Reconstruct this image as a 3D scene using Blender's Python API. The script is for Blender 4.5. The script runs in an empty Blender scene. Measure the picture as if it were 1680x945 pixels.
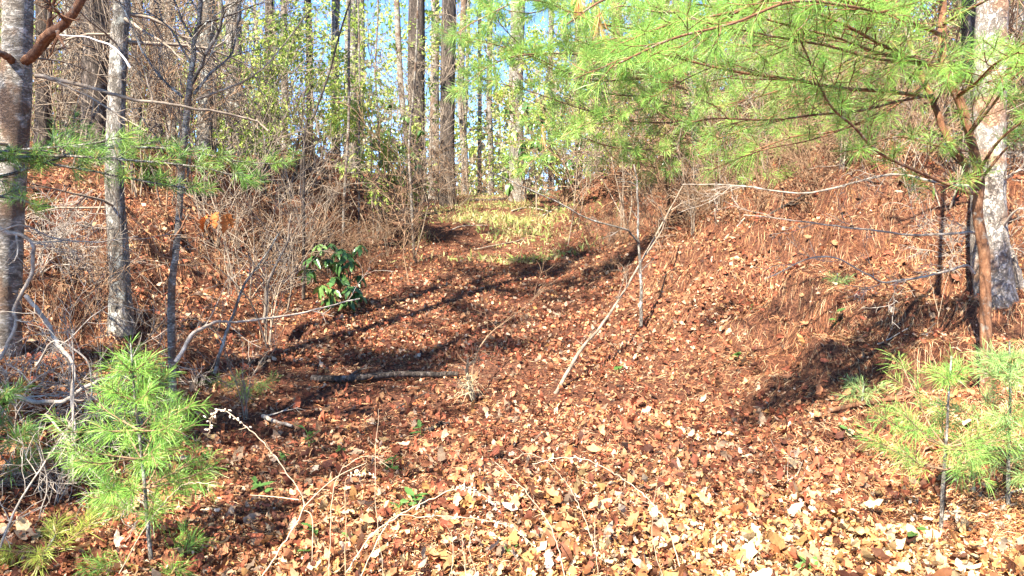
import bpy, math, random
import numpy as np
from mathutils import Vector

# ------------------------------------------------------------------ camera, sky, sun, exposure
scene = bpy.context.scene
COL = scene.collection
rng = np.random.default_rng(11)
random.seed(11)

CAM = np.array([0.0, 0.0, 1.6])
PITCH = math.radians(5.0)
FPX = 1213.0                      # focal length in pixels of the 1680 px wide photograph
cd = bpy.data.cameras.new("camera")
cam = bpy.data.objects.new("camera", cd)
COL.objects.link(cam)
cam.location = CAM
cam.rotation_euler = (math.radians(90) - PITCH, 0, 0)
cd.sensor_width = 36.0
cd.lens = 36.0 * FPX / 1680.0
cd.clip_start = 0.05
cd.clip_end = 6000
scene.camera = cam

SUN_EL = math.radians(50)
SUN_AZ = math.radians(-148)       # measured from +Y towards +X: behind the camera and to the left
S = np.array([math.sin(SUN_AZ) * math.cos(SUN_EL), math.cos(SUN_AZ) * math.cos(SUN_EL), math.sin(SUN_EL)])
world = bpy.data.worlds.new("World")
scene.world = world
world.use_nodes = True
wn = world.node_tree
bg = wn.nodes["Background"]
sky = wn.nodes.new("ShaderNodeTexSky")
sky.sky_type = 'NISHITA'
sky.sun_disc = False
sky.sun_elevation = SUN_EL
sky.sun_rotation = SUN_AZ
sky.air_density = 0.5
sky.dust_density = 0.0
sky.ozone_density = 6.0
wn.links.new(sky.outputs[0], bg.inputs[0])
bg.inputs[1].default_value = 0.125
sl = bpy.data.lights.new("sun", 'SUN')
sun = bpy.data.objects.new("sun", sl)
COL.objects.link(sun)
sun.rotation_euler = Vector(S).to_track_quat('Z', 'Y').to_euler()
sl.energy = 5.0
sl.angle = math.radians(0.5)
sl.color = (1.0, 0.92, 0.79)
scene.view_settings.view_transform = 'Standard'
scene.view_settings.look = 'None'
scene.view_settings.exposure = 2.25
scene.view_settings.gamma = 1.0
scene.cycles.max_bounces = 6
scene.cycles.diffuse_bounces = 3
scene.cycles.transmission_bounces = 3
scene.cycles.transparent_max_bounces = 4

# ------------------------------------------------------------------ numeric helpers
def smooth(a):
    a = np.clip(a, 0, 1)
    return a * a * (3 - 2 * a)

_LAT = np.random.default_rng(5).random((256, 256))
def vnoise(x, y, f, seed=0):
    x = np.asarray(x, float) * f + seed * 17.3 + 4000
    y = np.asarray(y, float) * f + seed * 9.7 + 4000
    xi = np.floor(x).astype(int); yi = np.floor(y).astype(int)
    u = smooth(x - xi); v = smooth(y - yi)
    a = _LAT[xi & 255, yi & 255]; b = _LAT[(xi + 1) & 255, yi & 255]
    c = _LAT[xi & 255, (yi + 1) & 255]; d = _LAT[(xi + 1) & 255, (yi + 1) & 255]
    return (a * (1 - u) + b * u) * (1 - v) + (c * (1 - u) + d * u) * v - 0.5

TY = [-40, 0, 3, 6, 9, 12, 15, 18, 20, 22, 25, 30, 40, 80, 300, 4000]
TZ = [-0.6, 0, 0, .15, .5, .88, 1.3, 1.85, 2.2, 2.36, 2.2, 1.3, -0.6, -6, -14, -20]
def trail_x(y): return np.interp(y, [0, 6, 10, 20, 40], [-.3, -.4, -.75, -.7, -.7])
def side_l(x, y):
    w = np.interp(y, [2, 6, 10, 20], [2.0, 1.9, 1.75, 1.5])
    return (trail_x(y) - x - w) / 3.0
def side_r(x, y):
    w = np.interp(y, [2, 6, 10, 20], [1.7, 1.6, 1.45, 1.3])
    return (x - trail_x(y) - w) / 3.2
def H(x, y):
    x = np.asarray(x, float); y = np.asarray(y, float)
    yy = y + vnoise(x, y, .3, 3) * .8
    z = np.interp(yy, TY, TZ)
    fade = np.interp(y, [-10, 0, 25, 45], [.3, 1, 1, .2])
    al = np.interp(yy, [1, 2, 4, 6, 8, 12, 16, 20, 25], [.05, .12, .5, 1.2, 1.75, 1.7, 1.35, .95, .7])
    ar = np.interp(yy, [1, 2.5, 5, 8, 12, 16, 20, 25], [.05, .15, .8, 1.85, 1.45, 1.1, .85, .7])
    wob = vnoise(x, y, .8, 1) * .16
    z = z + al * smooth(side_l(x, y) + wob) + ar * smooth(side_r(x, y) + wob)
    z = z + fade * (vnoise(x, y, .55, 2) * .22 + vnoise(x, y, 1.6, 4) * .09 + vnoise(x, y, 4.5, 5) * .035)
    # lumpy banks
    bank = smooth(side_l(x, y) * 2) + smooth(side_r(x, y) * 2)
    rough = fade * np.interp(y, [3, 5], [.3, 1])
    z = z + bank * rough * (vnoise(x, y, 2.1, 7) * .34 - np.abs(vnoise(x, y, 1.0, 8)) * .6 + .14 + vnoise(x, y, 4.2, 9) * .18)
    # slumps: small steps where the bank has slid
    st = (z * 2.2 + vnoise(x, y, .7, 10) * 2.5)
    z = z + bank * rough * .05 * np.sin(6.283 * st)
    # root holes washed out of the banks
    for hx, hy, r, dpt in HOLES:
        z = z - dpt * np.exp(-(((x - hx) / r) ** 2 + ((y - hy) / (r * .8)) ** 2) ** 2)
    return z
HOLES = []

def ray(px, py):
    a = (px - 840.0) / FPX; b = (472.5 - py) / FPX
    cp, sp = math.cos(PITCH), math.sin(PITCH)
    return np.array([a, cp + b * sp, -sp + b * cp])
def at(px, py, y):
    """the point of the place seen at that pixel, y metres ahead"""
    d = ray(px, py)
    return CAM + d * (y / d[1])
def gp(px, py):
    """where that line of sight meets the ground"""
    d = ray(px, py)
    t = np.arange(1.5, 40, .02)
    p = CAM[None] + d[None] * t[:, None]
    hit = np.nonzero(p[:, 2] < H(p[:, 0], p[:, 1]))[0]
    return p[hit[0]] if len(hit) else p[-1]
def on(x, y, dz=0.0): return np.array([x, y, float(H(x, y)) + dz])
def onpx(px, y, dz=0.0): return on((px - 840) / FPX * y, y, dz)

for hx, hy, r, d in ((-5.6, 8.4, .42, .55), (-4.2, 7.3, .4, .5), (-3.0, 6.4, .38, .5), (-2.55, 8.0, .3, .35), (-3.9, 6.3, .35, .45), (-3.7, 9.0, .35, .4), (4.0, 8.4, .4, .45), (3.1, 7.9, .3, .3), (4.6, 7.4, .4, .45), (3.2, 10.5, .35, .3), (-3.9, 10.2, .35, .35), (2.35, 6.1, .3, .16)):
    HOLES.append((hx, hy, r, d))

def unit(v):
    v = np.asarray(v, float)
    return v / (np.linalg.norm(v, axis=-1, keepdims=True) + 1e-12)
def catmull(P, n=6):
    P = np.asarray(P, float)
    if len(P) < 3:
        t = np.linspace(0, 1, n + 1)[:, None]
        return P[0] * (1 - t) + P[1] * t
    Q = np.vstack([2 * P[0] - P[1], P, 2 * P[-1] - P[-2]])
    out = []
    for i in range(1, len(Q) - 2):
        t = np.linspace(0, 1, n, endpoint=False)[:, None]
        a, b, c, d = Q[i - 1], Q[i], Q[i + 1], Q[i + 2]
        out.append(.5 * (2 * b + (c - a) * t + (2 * a - 5 * b + 4 * c - d) * t ** 2 + (3 * b - a - 3 * c + d) * t ** 3))
    return np.vstack(out + [P[-1:]])

# ------------------------------------------------------------------ mesh building
class G:
    def __init__(self): self.V = []; self.T = []; self.Q = []; self.C = []; self.n = 0
    def add(self, v, tris=None, quads=None, col=(1, 1, 1)):
        v = np.asarray(v, float).reshape(-1, 3)
        if tris is not None: self.T.append(np.asarray(tris, np.int64).reshape(-1, 3) + self.n)
        if quads is not None: self.Q.append(np.asarray(quads, np.int64).reshape(-1, 4) + self.n)
        c = np.asarray(col, float)
        if c.ndim == 1: c = np.broadcast_to(c, (len(v), 3))
        self.V.append(v); self.C.append(c); self.n += len(v)
    def mesh(self, name, mat, origin=None, shade=True):
        me = bpy.data.meshes.new(name)
        v = np.concatenate(self.V)
        if origin is not None: v = v - np.asarray(origin)
        t = np.concatenate(self.T) if self.T else np.zeros((0, 3), np.int64)
        q = np.concatenate(self.Q) if self.Q else np.zeros((0, 4), np.int64)
        me.vertices.add(len(v)); me.vertices.foreach_set("co", v.astype(np.float32).ravel())
        me.loops.add(t.size + q.size)
        me.loops.foreach_set("vertex_index", np.concatenate([t.ravel(), q.ravel()]).astype(np.int32))
        me.polygons.add(len(t) + len(q))
        st = np.concatenate([np.arange(len(t)) * 3, t.size + np.arange(len(q)) * 4]).astype(np.int32)
        me.polygons.foreach_set("loop_start", st)
        me.polygons.foreach_set("use_smooth", np.full(len(st), shade))
        a = me.attributes.new("Col", 'FLOAT_COLOR', 'POINT')
        c = np.concatenate(self.C)
        a.data.foreach_set("color", np.hstack([c, np.ones((len(c), 1))]).astype(np.float32).ravel())
        me.update(calc_edges=True)
        me.materials.append(mat)
        return me
    def build(self, name, mat, parent=None, origin=None, shade=True):
        if origin is None and parent is not None: origin = np.array(parent.get("_o", (0, 0, 0)))
        if not self.V: return None
        o = bpy.data.objects.new(name, self.mesh(name, mat, origin, shade))
        COL.objects.link(o)
        if parent is not None: o.parent = parent
        elif origin is not None: o.location = origin
        return o

ORIGIN = {}
def thing(name, loc, label, cat, group=None):
    o = bpy.data.objects.new(name, None)
    COL.objects.link(o)
    o.location = loc
    o.empty_display_size = .1
    o["label"] = label; o["category"] = cat
    if group: o["group"] = group
    ORIGIN[o.name] = np.array(loc, float)
    return o
def part(g, name, mat, parent, kind=None, shade=True, label=None, root=None):
    """link g as a part of PARENT (a thing), or of a part of ROOT"""
    base = ORIGIN[(root or parent).name]
    if not g.V: return None
    o = bpy.data.objects.new(name, g.mesh(name, mat, base, shade))
    COL.objects.link(o)
    o.parent = parent
    if kind: o["kind"] = kind
    if label: o["label"] = label
    return o
def copy_tree(o, parent=None):
    c = o.copy(); COL.objects.link(c); c.parent = parent
    for ch in o.children: copy_tree(ch, c)
    return c

def tube(g, P, R, sides=5, col=(1, 1, 1), rough=0.0, lump=0.0):
    P = np.asarray(P, float); n = len(P)
    R = np.broadcast_to(np.asarray(R, float), (n,))
    T = unit(np.gradient(P, axis=0))
    ref = np.array([.31, .22, .92]) if abs(T[0][2]) < .8 else np.array([.95, .28, .1])
    U = np.empty_like(P)
    u = ref - T[0] * ref.dot(T[0]); u /= np.linalg.norm(u)
    for i in range(n):
        u = u - T[i] * u.dot(T[i]); u /= np.linalg.norm(u) + 1e-12
        U[i] = u
    W = np.cross(T, U)
    a = np.arange(sides) * 2 * math.pi / sides
    rr = R[:, None] * np.ones((1, sides))
    if lump:
        ph = rng.random(3) * 6.28
        s = np.linspace(0, n * .35, n)[:, None]
        rr = rr * (1 + lump * (np.sin(2 * a[None] + ph[0] + s * .4) * .6 + np.sin(3 * a[None] + ph[1] - s * .5) * .4 + np.sin(s * 1.7 + ph[2]) * .3))
    if rough: rr = rr * (1 + rough * (rng.random((n, sides)) - .5) * 2)
    V = P[:, None] + rr[..., None] * (np.cos(a)[None, :, None] * U[:, None] + np.sin(a)[None, :, None] * W[:, None])
    i = np.arange(n - 1)[:, None] * sides; j = np.arange(sides)[None]; k = (j + 1) % sides
    q = np.stack([i + j, i + k, i + sides + k, i + sides + j], -1)
    c = col
    if np.ndim(col) == 2: c = np.repeat(col, sides, axis=0)
    g.add(V, quads=q, col=c)
    for e, s_ in ((0, -1), (n - 1, 1)):
        if R[e] > .004:
            ring = np.vstack([V[e], P[e] + T[e] * s_ * R[e] * .25])
            jj = np.arange(sides)
            tr = np.stack([jj, (jj + 1) % sides, np.full(sides, sides)], -1)
            g.add(ring, tris=tr if s_ > 0 else tr[:, ::-1], col=c if np.ndim(c) == 1 else c[:sides + 1])

def limb(p, d, L, n=5, wob=.18, lift=0.0):
    """a wandering path of n steps"""
    p = np.array(p, float); d = unit(d); P = [p]
    for _ in range(n):
        d = unit(d + rng.normal(0, wob, 3) + np.array([0, 0, lift]))
        p = p + d * L / n
        P.append(p)
    return np.array(P)
def side_dir(t, spread=1.0, up=0.0):
    r = rng.normal(0, 1, 3); r = unit(r - t * r.dot(t))
    return unit(t + r * spread + np.array([0, 0, up]))
RMIN = [.0015]
def twiggy(g, p, d, L, r, level, kids=5, wob=.2, lift=.0, sides=4, spread=1.0, shrink=.5, tips=None, col=(1, 1, 1)):
    P = limb(p, d, L, 5 if level else 3, wob, lift)
    tube(g, P, np.linspace(max(r, RMIN[0]), max(r * .3, RMIN[0] * .8), len(P)), sides if level else 3, col=col)
    if tips is not None: tips.append((P[-1], unit(P[-1] - P[-2])))
    if level:
        for _ in range(kids):
            k = rng.uniform(.2, .98) * (len(P) - 1); i = min(int(k), len(P) - 2)
            q = P[i] + (P[i + 1] - P[i]) * (k - i)
            t = unit(P[i + 1] - P[i])
            twiggy(g, q, side_dir(t, spread), L * shrink * rng.uniform(.5, 1.2), max(r * .55 * (1 - .5 * k / len(P)), RMIN[0]), level - 1, max(2, kids - 2), wob, lift, sides, spread, shrink, tips, col)
    return P

def needles(g, P, D, n, L, w, c0, c1, droop=.12, back=.09, spread=(15, 78)):
    """sprays of long needles round the shoot ends P pointing along D"""
    P = np.asarray(P); D = unit(np.asarray(D)); t = len(P)
    P = np.repeat(P, n, 0); D = np.repeat(D, n, 0); m = len(P)
    s = rng.random(m) ** .8
    th = np.radians(spread[0] + (spread[1] - spread[0]) * (s * .6 + rng.random(m) * .4))
    r = rng.normal(0, 1, (m, 3)); r = unit(r - D * (r * D).sum(1)[:, None])
    d = D * np.cos(th)[:, None] + r * np.sin(th)[:, None]
    Ln = np.repeat(np.broadcast_to(L, (t,)) * rng.uniform(.6, 1.15, t), n) * rng.uniform(.5, 1.1, m)
    Ln = Ln * np.where(rng.random(m) < np.repeat(rng.uniform(.45, 1.0, t), n), 1, .12)
    b = P - D * (s * back)[:, None]
    side = unit(np.cross(d, rng.normal(0, 1, (m, 3)))) * w * .5
    mid = b + d * (Ln * .5)[:, None] + np.array([0, 0, -1]) * (Ln * droop * .25)[:, None]
    tip = b + d * Ln[:, None] + np.array([0, 0, -1]) * (Ln * droop)[:, None]
    V = np.stack([b, mid - side, mid + side, tip], 1).reshape(-1, 3)
    i = np.arange(m)[:, None] * 4
    T = np.concatenate([i + np.array([0, 1, 2]), i + np.array([1, 3, 2])])
    k = np.clip(np.repeat(rng.random(t), n) * .75 + rng.random(m) * .35, 0, 1)[:, None]
    c = np.asarray(c0) * (1 - k) + np.asarray(c1) * k
    dry = rng.random(m) < .05
    c[dry] = np.array([.5, .34, .13])
    g.add(V, tris=T, col=np.repeat(c, 4, 0))

def leaf_cards(g, P, D, L, w, cols, fold=.35, droop=.3):
    """small pointed leaves: four faces folded on the midrib"""
    P = np.asarray(P); m = len(P); D = unit(D)
    Ln = L * rng.uniform(.6, 1.25, m)[:, None]
    nrm = unit(rng.normal(0, 1, (m, 3)) + np.array([0, 0, .8]))
    side = unit(np.cross(D, nrm)); nrm = np.cross(side, D)
    mid = P + D * Ln * .5
    tip = P + D * Ln - np.array([0, 0, 1]) * Ln * droop
    ww = w * rng.uniform(.7, 1.2, m)[:, None] * .5
    V = np.stack([P, mid - side * ww + nrm * ww * fold, mid, mid + side * ww + nrm * ww * fold, tip], 1).reshape(-1, 3)
    i = np.arange(m)[:, None] * 5
    T = np.concatenate([i + np.array(k) for k in ([0, 2, 1], [0, 3, 2], [1, 2, 4], [2, 3, 4])])
    cols = np.asarray(cols)
    c = cols[rng.integers(0, len(cols), m)] * rng.uniform(.75, 1.2, (m, 1))
    g.add(V, tris=T, col=np.repeat(c, 5, 0))

# broad shaped leaf: rows along the midrib, optionally lobed like oak
def blade(rows, lobes, seed, curl, fold, asp=.55, twist=.3):
    r = np.random.default_rng(seed)
    t = np.linspace(0, 1, rows)
    w = np.sin(np.pi * t ** .8) ** .8 * asp * .5 + .012
    if lobes:
        w = w * (1 + .5 * np.where(np.arange(rows) % 2 == 0, -.55, .35) * np.sin(np.pi * t))
    w[0] = .012; w[-1] = .006
    sl_ = 1 + r.normal(0, .15, rows); sr_ = 1 + r.normal(0, .15, rows)
    ang = np.cumsum(np.full(rows, curl / rows) + r.normal(0, .35 / rows ** .5, rows) * .5)
    st = 1 / (rows - 1)
    x = np.concatenate([[0], np.cumsum(np.cos(ang[1:]) * st)]); z = np.concatenate([[0], np.cumsum(np.sin(ang[1:]) * st)])
    fo = fold + r.normal(0, .25, rows); f2 = fold + r.normal(0, .25, rows); tw = np.linspace(-twist, twist, rows)
    V = []
    for i in range(rows):
        V += [(x[i], w[i] * sl_[i] * math.cos(fo[i] + tw[i]), z[i] + w[i] * sl_[i] * math.sin(fo[i] + tw[i])), (x[i], 0, z[i]),
              (x[i], -w[i] * sr_[i] * math.cos(f2[i] - tw[i]), z[i] + w[i] * sr_[i] * math.sin(f2[i] - tw[i]))]
    Q = []
    for i in range(rows - 1):
        a = 3 * i
        Q += [(a, a + 1, a + 4, a + 3), (a + 1, a + 2, a + 5, a + 4)]
    return np.array(V) - np.array([.5, 0, 0]), np.array(Q)

# ------------------------------------------------------------------ materials
def mat(name):
    m = bpy.data.materials.new(name); m.use_nodes = True
    nt = m.node_tree; b = nt.nodes["Principled BSDF"]
    b.inputs["Roughness"].default_value = .8
    b.inputs["Specular IOR Level"].default_value = .25
    return m, nt, b
def N(nt, t, **kw):
    n = nt.nodes.new(t)
    for k, v in kw.items():
        if k in n.inputs: n.inputs[k].default_value = v
        else: setattr(n, k, v)
    return n
def ramp(nt, fac, stops):
    r = nt.nodes.new("ShaderNodeValToRGB")
    while len(r.color_ramp.elements) < len(stops): r.color_ramp.elements.new(.5)
    for e, (p, c) in zip(r.color_ramp.elements, stops):
        e.position = p; e.color = (*c, 1)
    nt.links.new(fac, r.inputs[0])
    return r.outputs[0]
def foliage(name, trans, rough=.5, tcol=1.0, spec=.3, grain=0):
    m, nt, b = mat(name)
    at_ = N(nt, "ShaderNodeAttribute", attribute_name="Col")
    col = at_.outputs["Color"]
    if grain:
        tc = N(nt, "ShaderNodeTexCoord"); nz = N(nt, "ShaderNodeTexNoise", Scale=grain, Detail=4.0)
        nt.links.new(tc.outputs["Object"], nz.inputs["Vector"])
        mr = N(nt, "ShaderNodeMapRange"); mr.inputs["To Min"].default_value = .55; mr.inputs["To Max"].default_value = 1.4
        nt.links.new(nz.outputs[0], mr.inputs[0])
        mx = N(nt, "ShaderNodeVectorMath", operation='SCALE')
        nt.links.new(col, mx.inputs[0]); nt.links.new(mr.outputs[0], mx.inputs["Scale"])
        col = mx.outputs[0]
    nt.links.new(col, b.inputs["Base Color"])
    b.inputs["Roughness"].default_value = rough
    b.inputs["Specular IOR Level"].default_value = spec
    tr = N(nt, "ShaderNodeBsdfTranslucent")
    nt.links.new(col, tr.inputs["Color"])
    mix = N(nt, "ShaderNodeMixShader"); mix.inputs[0].default_value = trans
    out = nt.nodes["Material Output"]
    nt.links.new(b.outputs[0], mix.inputs[1]); nt.links.new(tr.outputs[0], mix.inputs[2]); nt.links.new(mix.outputs[0], out.inputs[0])
    return m
def bark(name, stops, stretch=(1, 1, .25), scale=14, patch=None, bump=.6, fiss=22, disp=.012, fmix=.5):
    """mottled bark: stretched noise, darker fissures, pale patches of lichen"""
    m, nt, b = mat(name)
    tc = N(nt, "ShaderNodeTexCoord"); oi = N(nt, "ShaderNodeObjectInfo")
    mul = N(nt, "ShaderNodeMath", operation='MULTIPLY'); mul.inputs[1].default_value = 40
    nt.links.new(oi.outputs["Random"], mul.inputs[0])
    ad = N(nt, "ShaderNodeVectorMath", operation='ADD')
    nt.links.new(tc.outputs["Object"], ad.inputs[0]); nt.links.new(mul.outputs[0], ad.inputs[1])
    mp = N(nt, "ShaderNodeMapping"); mp.inputs["Scale"].default_value = stretch
    nt.links.new(ad.outputs[0], mp.inputs[0])
    n1 = N(nt, "ShaderNodeTexNoise", Scale=scale, Detail=6.0, Roughness=.65)
    nt.links.new(mp.outputs[0], n1.inputs["Vector"])
    vo = N(nt, "ShaderNodeTexVoronoi", Scale=fiss, feature='DISTANCE_TO_EDGE')
    wr = N(nt, "ShaderNodeVectorMath", operation='MULTIPLY_ADD'); wr.inputs[1].default_value = (.35, .35, .35)
    nt.links.new(n1.outputs["Color"], wr.inputs[0]); nt.links.new(mp.outputs[0], wr.inputs[2])
    nt.links.new(wr.outputs[0], vo.inputs["Vector"])
    col = ramp(nt, n1.outputs[0], stops)
    fr = ramp(nt, vo.outputs["Distance"], [(0, (.25, .25, .25)), (.16, (1, 1, 1))])
    mx = N(nt, "ShaderNodeMixRGB", blend_type='MULTIPLY'); mx.inputs[0].default_value = fmix
    nt.links.new(col, mx.inputs[1]); nt.links.new(fr, mx.inputs[2]); col = mx.outputs[0]
    if patch:
        n2 = N(nt, "ShaderNodeTexNoise", Scale=patch[1], Detail=3.0, Roughness=.6)
        nt.links.new(ad.outputs[0], n2.inputs["Vector"])
        pf = ramp(nt, n2.outputs[0], [(patch[2], (0, 0, 0)), (patch[2] + .08, (1, 1, 1))])
        px_ = N(nt, "ShaderNodeMixRGB"); px_.inputs[2].default_value = (*patch[0], 1)
        nt.links.new(pf, px_.inputs[0]); nt.links.new(col, px_.inputs[1]); col = px_.outputs[0]
    nt.links.new(col, b.inputs["Base Color"])
    bp = N(nt, "ShaderNodeBump", Strength=bump, Distance=disp)
    sm = N(nt, "ShaderNodeMath", operation='ADD')
    nt.links.new(fr, sm.inputs[0]); nt.links.new(n1.outputs[0], sm.inputs[1])
    nt.links.new(sm.outputs[0], bp.inputs["Height"]); nt.links.new(bp.outputs[0], b.inputs["Normal"])
    b.inputs["Roughness"].default_value = .9
    return m

M = {}
M['birch'] = bark('pale_mottled_bark', [(.3, (.12, .09, .07)), (.45, (.28, .24, .19)), (.62, (.46, .42, .36)), (.8, (.58, .55, .49))], (1, 1, 2.6), 8, ((.2, .13, .085), 3.6, .5), .8, 14, .02)
M['gray'] = bark('grey_bark', [(.3, (.08, .065, .05)), (.5, (.27, .235, .19)), (.7, (.5, .46, .4))], (1, 1, .35), 16, ((.6, .6, .52), 7, .57), .9, 20, .02)
M['dark'] = bark('dark_furrowed_bark', [(.3, (.04, .03, .024)), (.55, (.16, .125, .1)), (.75, (.36, .3, .25))], (1, 1, .16), 18, None, 1.0, 16, .03)
M['brown'] = bark('red_brown_bark', [(.3, (.1, .045, .025)), (.5, (.26, .12, .06)), (.75, (.48, .27, .15))], (1, 1, .6), 26, ((.3, .24, .18), 14, .58), .6, 34, .006)
M['trunk'] = bark('pale_scaly_bark', [(.3, (.2, .15, .11)), (.5, (.42, .36, .3)), (.72, (.62, .58, .52))], (1, 1, .7), 13, ((.36, .22, .14), 3.4, .51), .9, 17, .02)
M['dead'] = bark('weathered_dead_wood', [(.3, (.16, .12, .09)), (.5, (.36, .3, .24)), (.72, (.58, .52, .44))], (1, 1, 1), 18, None, .3, 30, .003)
M['twig'] = bark('brown_twig', [(.3, (.11, .06, .035)), (.55, (.31, .19, .11)), (.8, (.5, .36, .23))], (1, 1, 1), 18, None, .2, 30, .003)
M['grey_twig'] = bark('grey_twig', [(.3, (.12, .085, .06)), (.55, (.32, .25, .18)), (.8, (.54, .45, .35))], (1, 1, 1), 12, None, .2, 30, .003)
M['needle'] = foliage('pine_needle', .4, .4, spec=.5)
M['leaf'] = foliage('young_leaf', .45, .5)
M['glossy'] = foliage('glossy_evergreen_leaf', .12, .28, spec=.5)
M['litter'] = foliage('dry_leaf', .18, .7, spec=.2, grain=60)
M['straw'] = foliage('dry_pine_needle', .1, .55, spec=.3)
M['stalk'] = foliage('dry_stalk', .05, .6, spec=.3)

m, nt, b = mat('forest_floor')
tc = N(nt, "ShaderNodeTexCoord")
n1 = N(nt, "ShaderNodeTexNoise", Scale=38.0, Detail=8.0, Roughness=.7)
n2 = N(nt, "ShaderNodeTexNoise", Scale=1.4, Detail=4.0, Roughness=.6)
for n_ in (n1, n2): nt.links.new(tc.outputs["Object"], n_.inputs["Vector"])
c1 = ramp(nt, n1.outputs[0], [(.32, (.03, .013, .008)), (.5, (.1, .04, .022)), (.66, (.24, .11, .055)), (.85, (.42, .25, .13))])
c2 = ramp(nt, n2.outputs[0], [(.35, (.75, .6, .5)), (.65, (1, 1, 1))])
mx = N(nt, "ShaderNodeMixRGB", blend_type='MULTIPLY'); mx.inputs[0].default_value = .8
nt.links.new(c1, mx.inputs[1]); nt.links.new(c2, mx.inputs[2]); nt.links.new(mx.outputs[0], b.inputs["Base Color"])
bp = N(nt, "ShaderNodeBump", Strength=1.0, Distance=.03)
nt.links.new(n1.outputs[0], bp.inputs["Height"]); nt.links.new(bp.outputs[0], b.inputs["Normal"])
b.inputs["Roughness"].default_value = .95
M['floor'] = m

# ------------------------------------------------------------------ the ground
def spaced(lo, hi, step, far, k=1.22):
    a = list(np.arange(lo, hi + 1e-6, step))
    s = step; up = []; x = a[-1]
    while x < far: s *= k; x += s; up.append(x)
    s = step; dn = []; x = a[0]
    while x > -far: s *= k; x -= s; dn.append(x)
    return np.array(dn[::-1] + a + up)
gx = spaced(-7, 6.5, .075, 2500); gy = spaced(2, 22, .075, 2500)
X, Y = np.meshgrid(gx, gy, indexing='ij')
g = G()
nx, ny = X.shape
i = np.arange(nx - 1)[:, None] * ny + np.arange(ny - 1)[None]
g.add(np.stack([X, Y, H(X, Y)], -1), quads=np.stack([i, i + ny, i + ny + 1, i + 1], -1))
ground = g.build('ground', M['floor'])
ground["kind"] = "structure"
ground["label"] = "forest floor of a sunken trail between two banks"
ORIGIN[ground.name] = np.zeros(3)

# ------------------------------------------------------------------ leaf litter and pine straw
TAN = np.array([(.58, .38, .17), (.64, .46, .25), (.5, .24, .09), (.58, .31, .11), (.66, .52, .37), (.36, .14, .055), (.2, .08, .04)])
RUST = np.array([(.38, .145, .07), (.46, .2, .095), (.27, .085, .045), (.5, .27, .13), (.12, .045, .028), (.54, .37, .24), (.4, .12, .06)])
def place_blades(g, X, Y, L, temps, cols, lift=.016, tilt=.72):
    n = len(X)
    e = .05
    Z = H(X, Y); gxn = (H(X + e, Y) - Z) / e; gyn = (H(X, Y + e) - Z) / e
    nr = unit(np.stack([-gxn, -gyn, np.ones(n)], -1) + rng.normal(0, tilt, (n, 3)))
    a = rng.random(n) * 6.283
    d = np.stack([np.cos(a), np.sin(a), np.zeros(n)], -1); d = unit(d - nr * (d * nr).sum(1)[:, None])
    s = np.cross(nr, d)
    which = rng.integers(0, len(temps), n)
    for k, (TV, TQ) in enumerate(temps):
        w = np.nonzero(which == k)[0]
        if not len(w): continue
        l = L[w][:, None, None]
        P = np.stack([X[w], Y[w], Z[w] + lift * rng.uniform(.2, 2.2, len(w))], -1)[:, None]
        V = P + l * (TV[None, :, :1] * d[w][:, None] + TV[None, :, 1:2] * s[w][:, None] + TV[None, :, 2:] * nr[w][:, None])
        q = np.arange(len(w))[:, None, None] * len(TV) + TQ[None]
        g.add(V, quads=q, col=np.repeat(cols[w], len(TV), 0))
def scatter(n, y0, y1, power, margin=1.0):
    u = rng.random(n); p = 1 - power
    y = (y0 ** p + u * (y1 ** p - y0 ** p)) ** (1 / p)
    x = (rng.random(n) * 2 - 1) * (.72 * y + margin)
    return x, y
def leaf_cover(x, y):
    l, r = side_l(x, y), side_r(x, y)
    c = 1 - .45 * smooth(l * 1.5) - .55 * smooth(r * 1.6) - .3 * smooth((r - .65) * 3)
    c = c * np.interp(y, [3, 12, 14, 18], [1, .9, .45, .3])
    return np.clip(c + vnoise(x, y, 1.0, 12) * .9, .05, 1)
def leaf_colour(x, y, n):
    # paler leaves lie towards the road at the front and right, redder ones up the trail
    pale = smooth((x * .35 + 4.6 - y) * .55 + vnoise(x, y, .8, 15) * .9)
    pick = rng.random(n) < pale * .85 + .06
    c = np.where(pick[:, None], TAN[rng.integers(0, len(TAN), n)], RUST[rng.integers(0, len(RUST), n)])
    return c * rng.uniform(.35, 1.2, (n, 1)) * (1 + vnoise(x, y, 3.0, 17)[:, None] * .5)
near_t = [blade(6 + k % 2, k % 3 > 0, 20 + k, rng.uniform(-2.0, 2.0), rng.uniform(-.3, 1.0), rng.uniform(.34, .62), rng.uniform(0, .6)) for k in range(14)]
far_t = [blade(3, False, 60 + k, rng.uniform(-1.6, 1.6), rng.uniform(-.2, .9), rng.uniform(.55, .8), .4) for k in range(8)]
big_t = [blade(13, k % 4 != 3, 90 + k, rng.uniform(-1.2, 1.2), rng.uniform(-.1, .6), rng.uniform(.38, .6), rng.uniform(0, .5)) for k in range(24)]
g = G()
x, y = scatter(37000, 2.7, 7.5, 1.5)
k = rng.random(len(x)) < leaf_cover(x, y); x, y = x[k], y[k]
place_blades(g, x, y, np.clip(.046 * np.exp(rng.normal(0, .5, len(x))), .018, .12), near_t, leaf_colour(x, y, len(x)))
x, y = scatter(34000, 2.7, 9, 1.5)
place_blades(g, x, y, rng.uniform(.012, .034, len(x)), far_t, leaf_colour(x, y, len(x)) * .9, .02, .9)
x, y = scatter(66000, 7.0, 20, 1.5)
k = rng.random(len(x)) < leaf_cover(x, y); x, y = x[k], y[k]
place_blades(g, x, y, rng.uniform(.03, .075, len(x)), far_t, leaf_colour(x, y, len(x)))
o = g.build('leaf_litter', M['litter'], shade=False)
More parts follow.
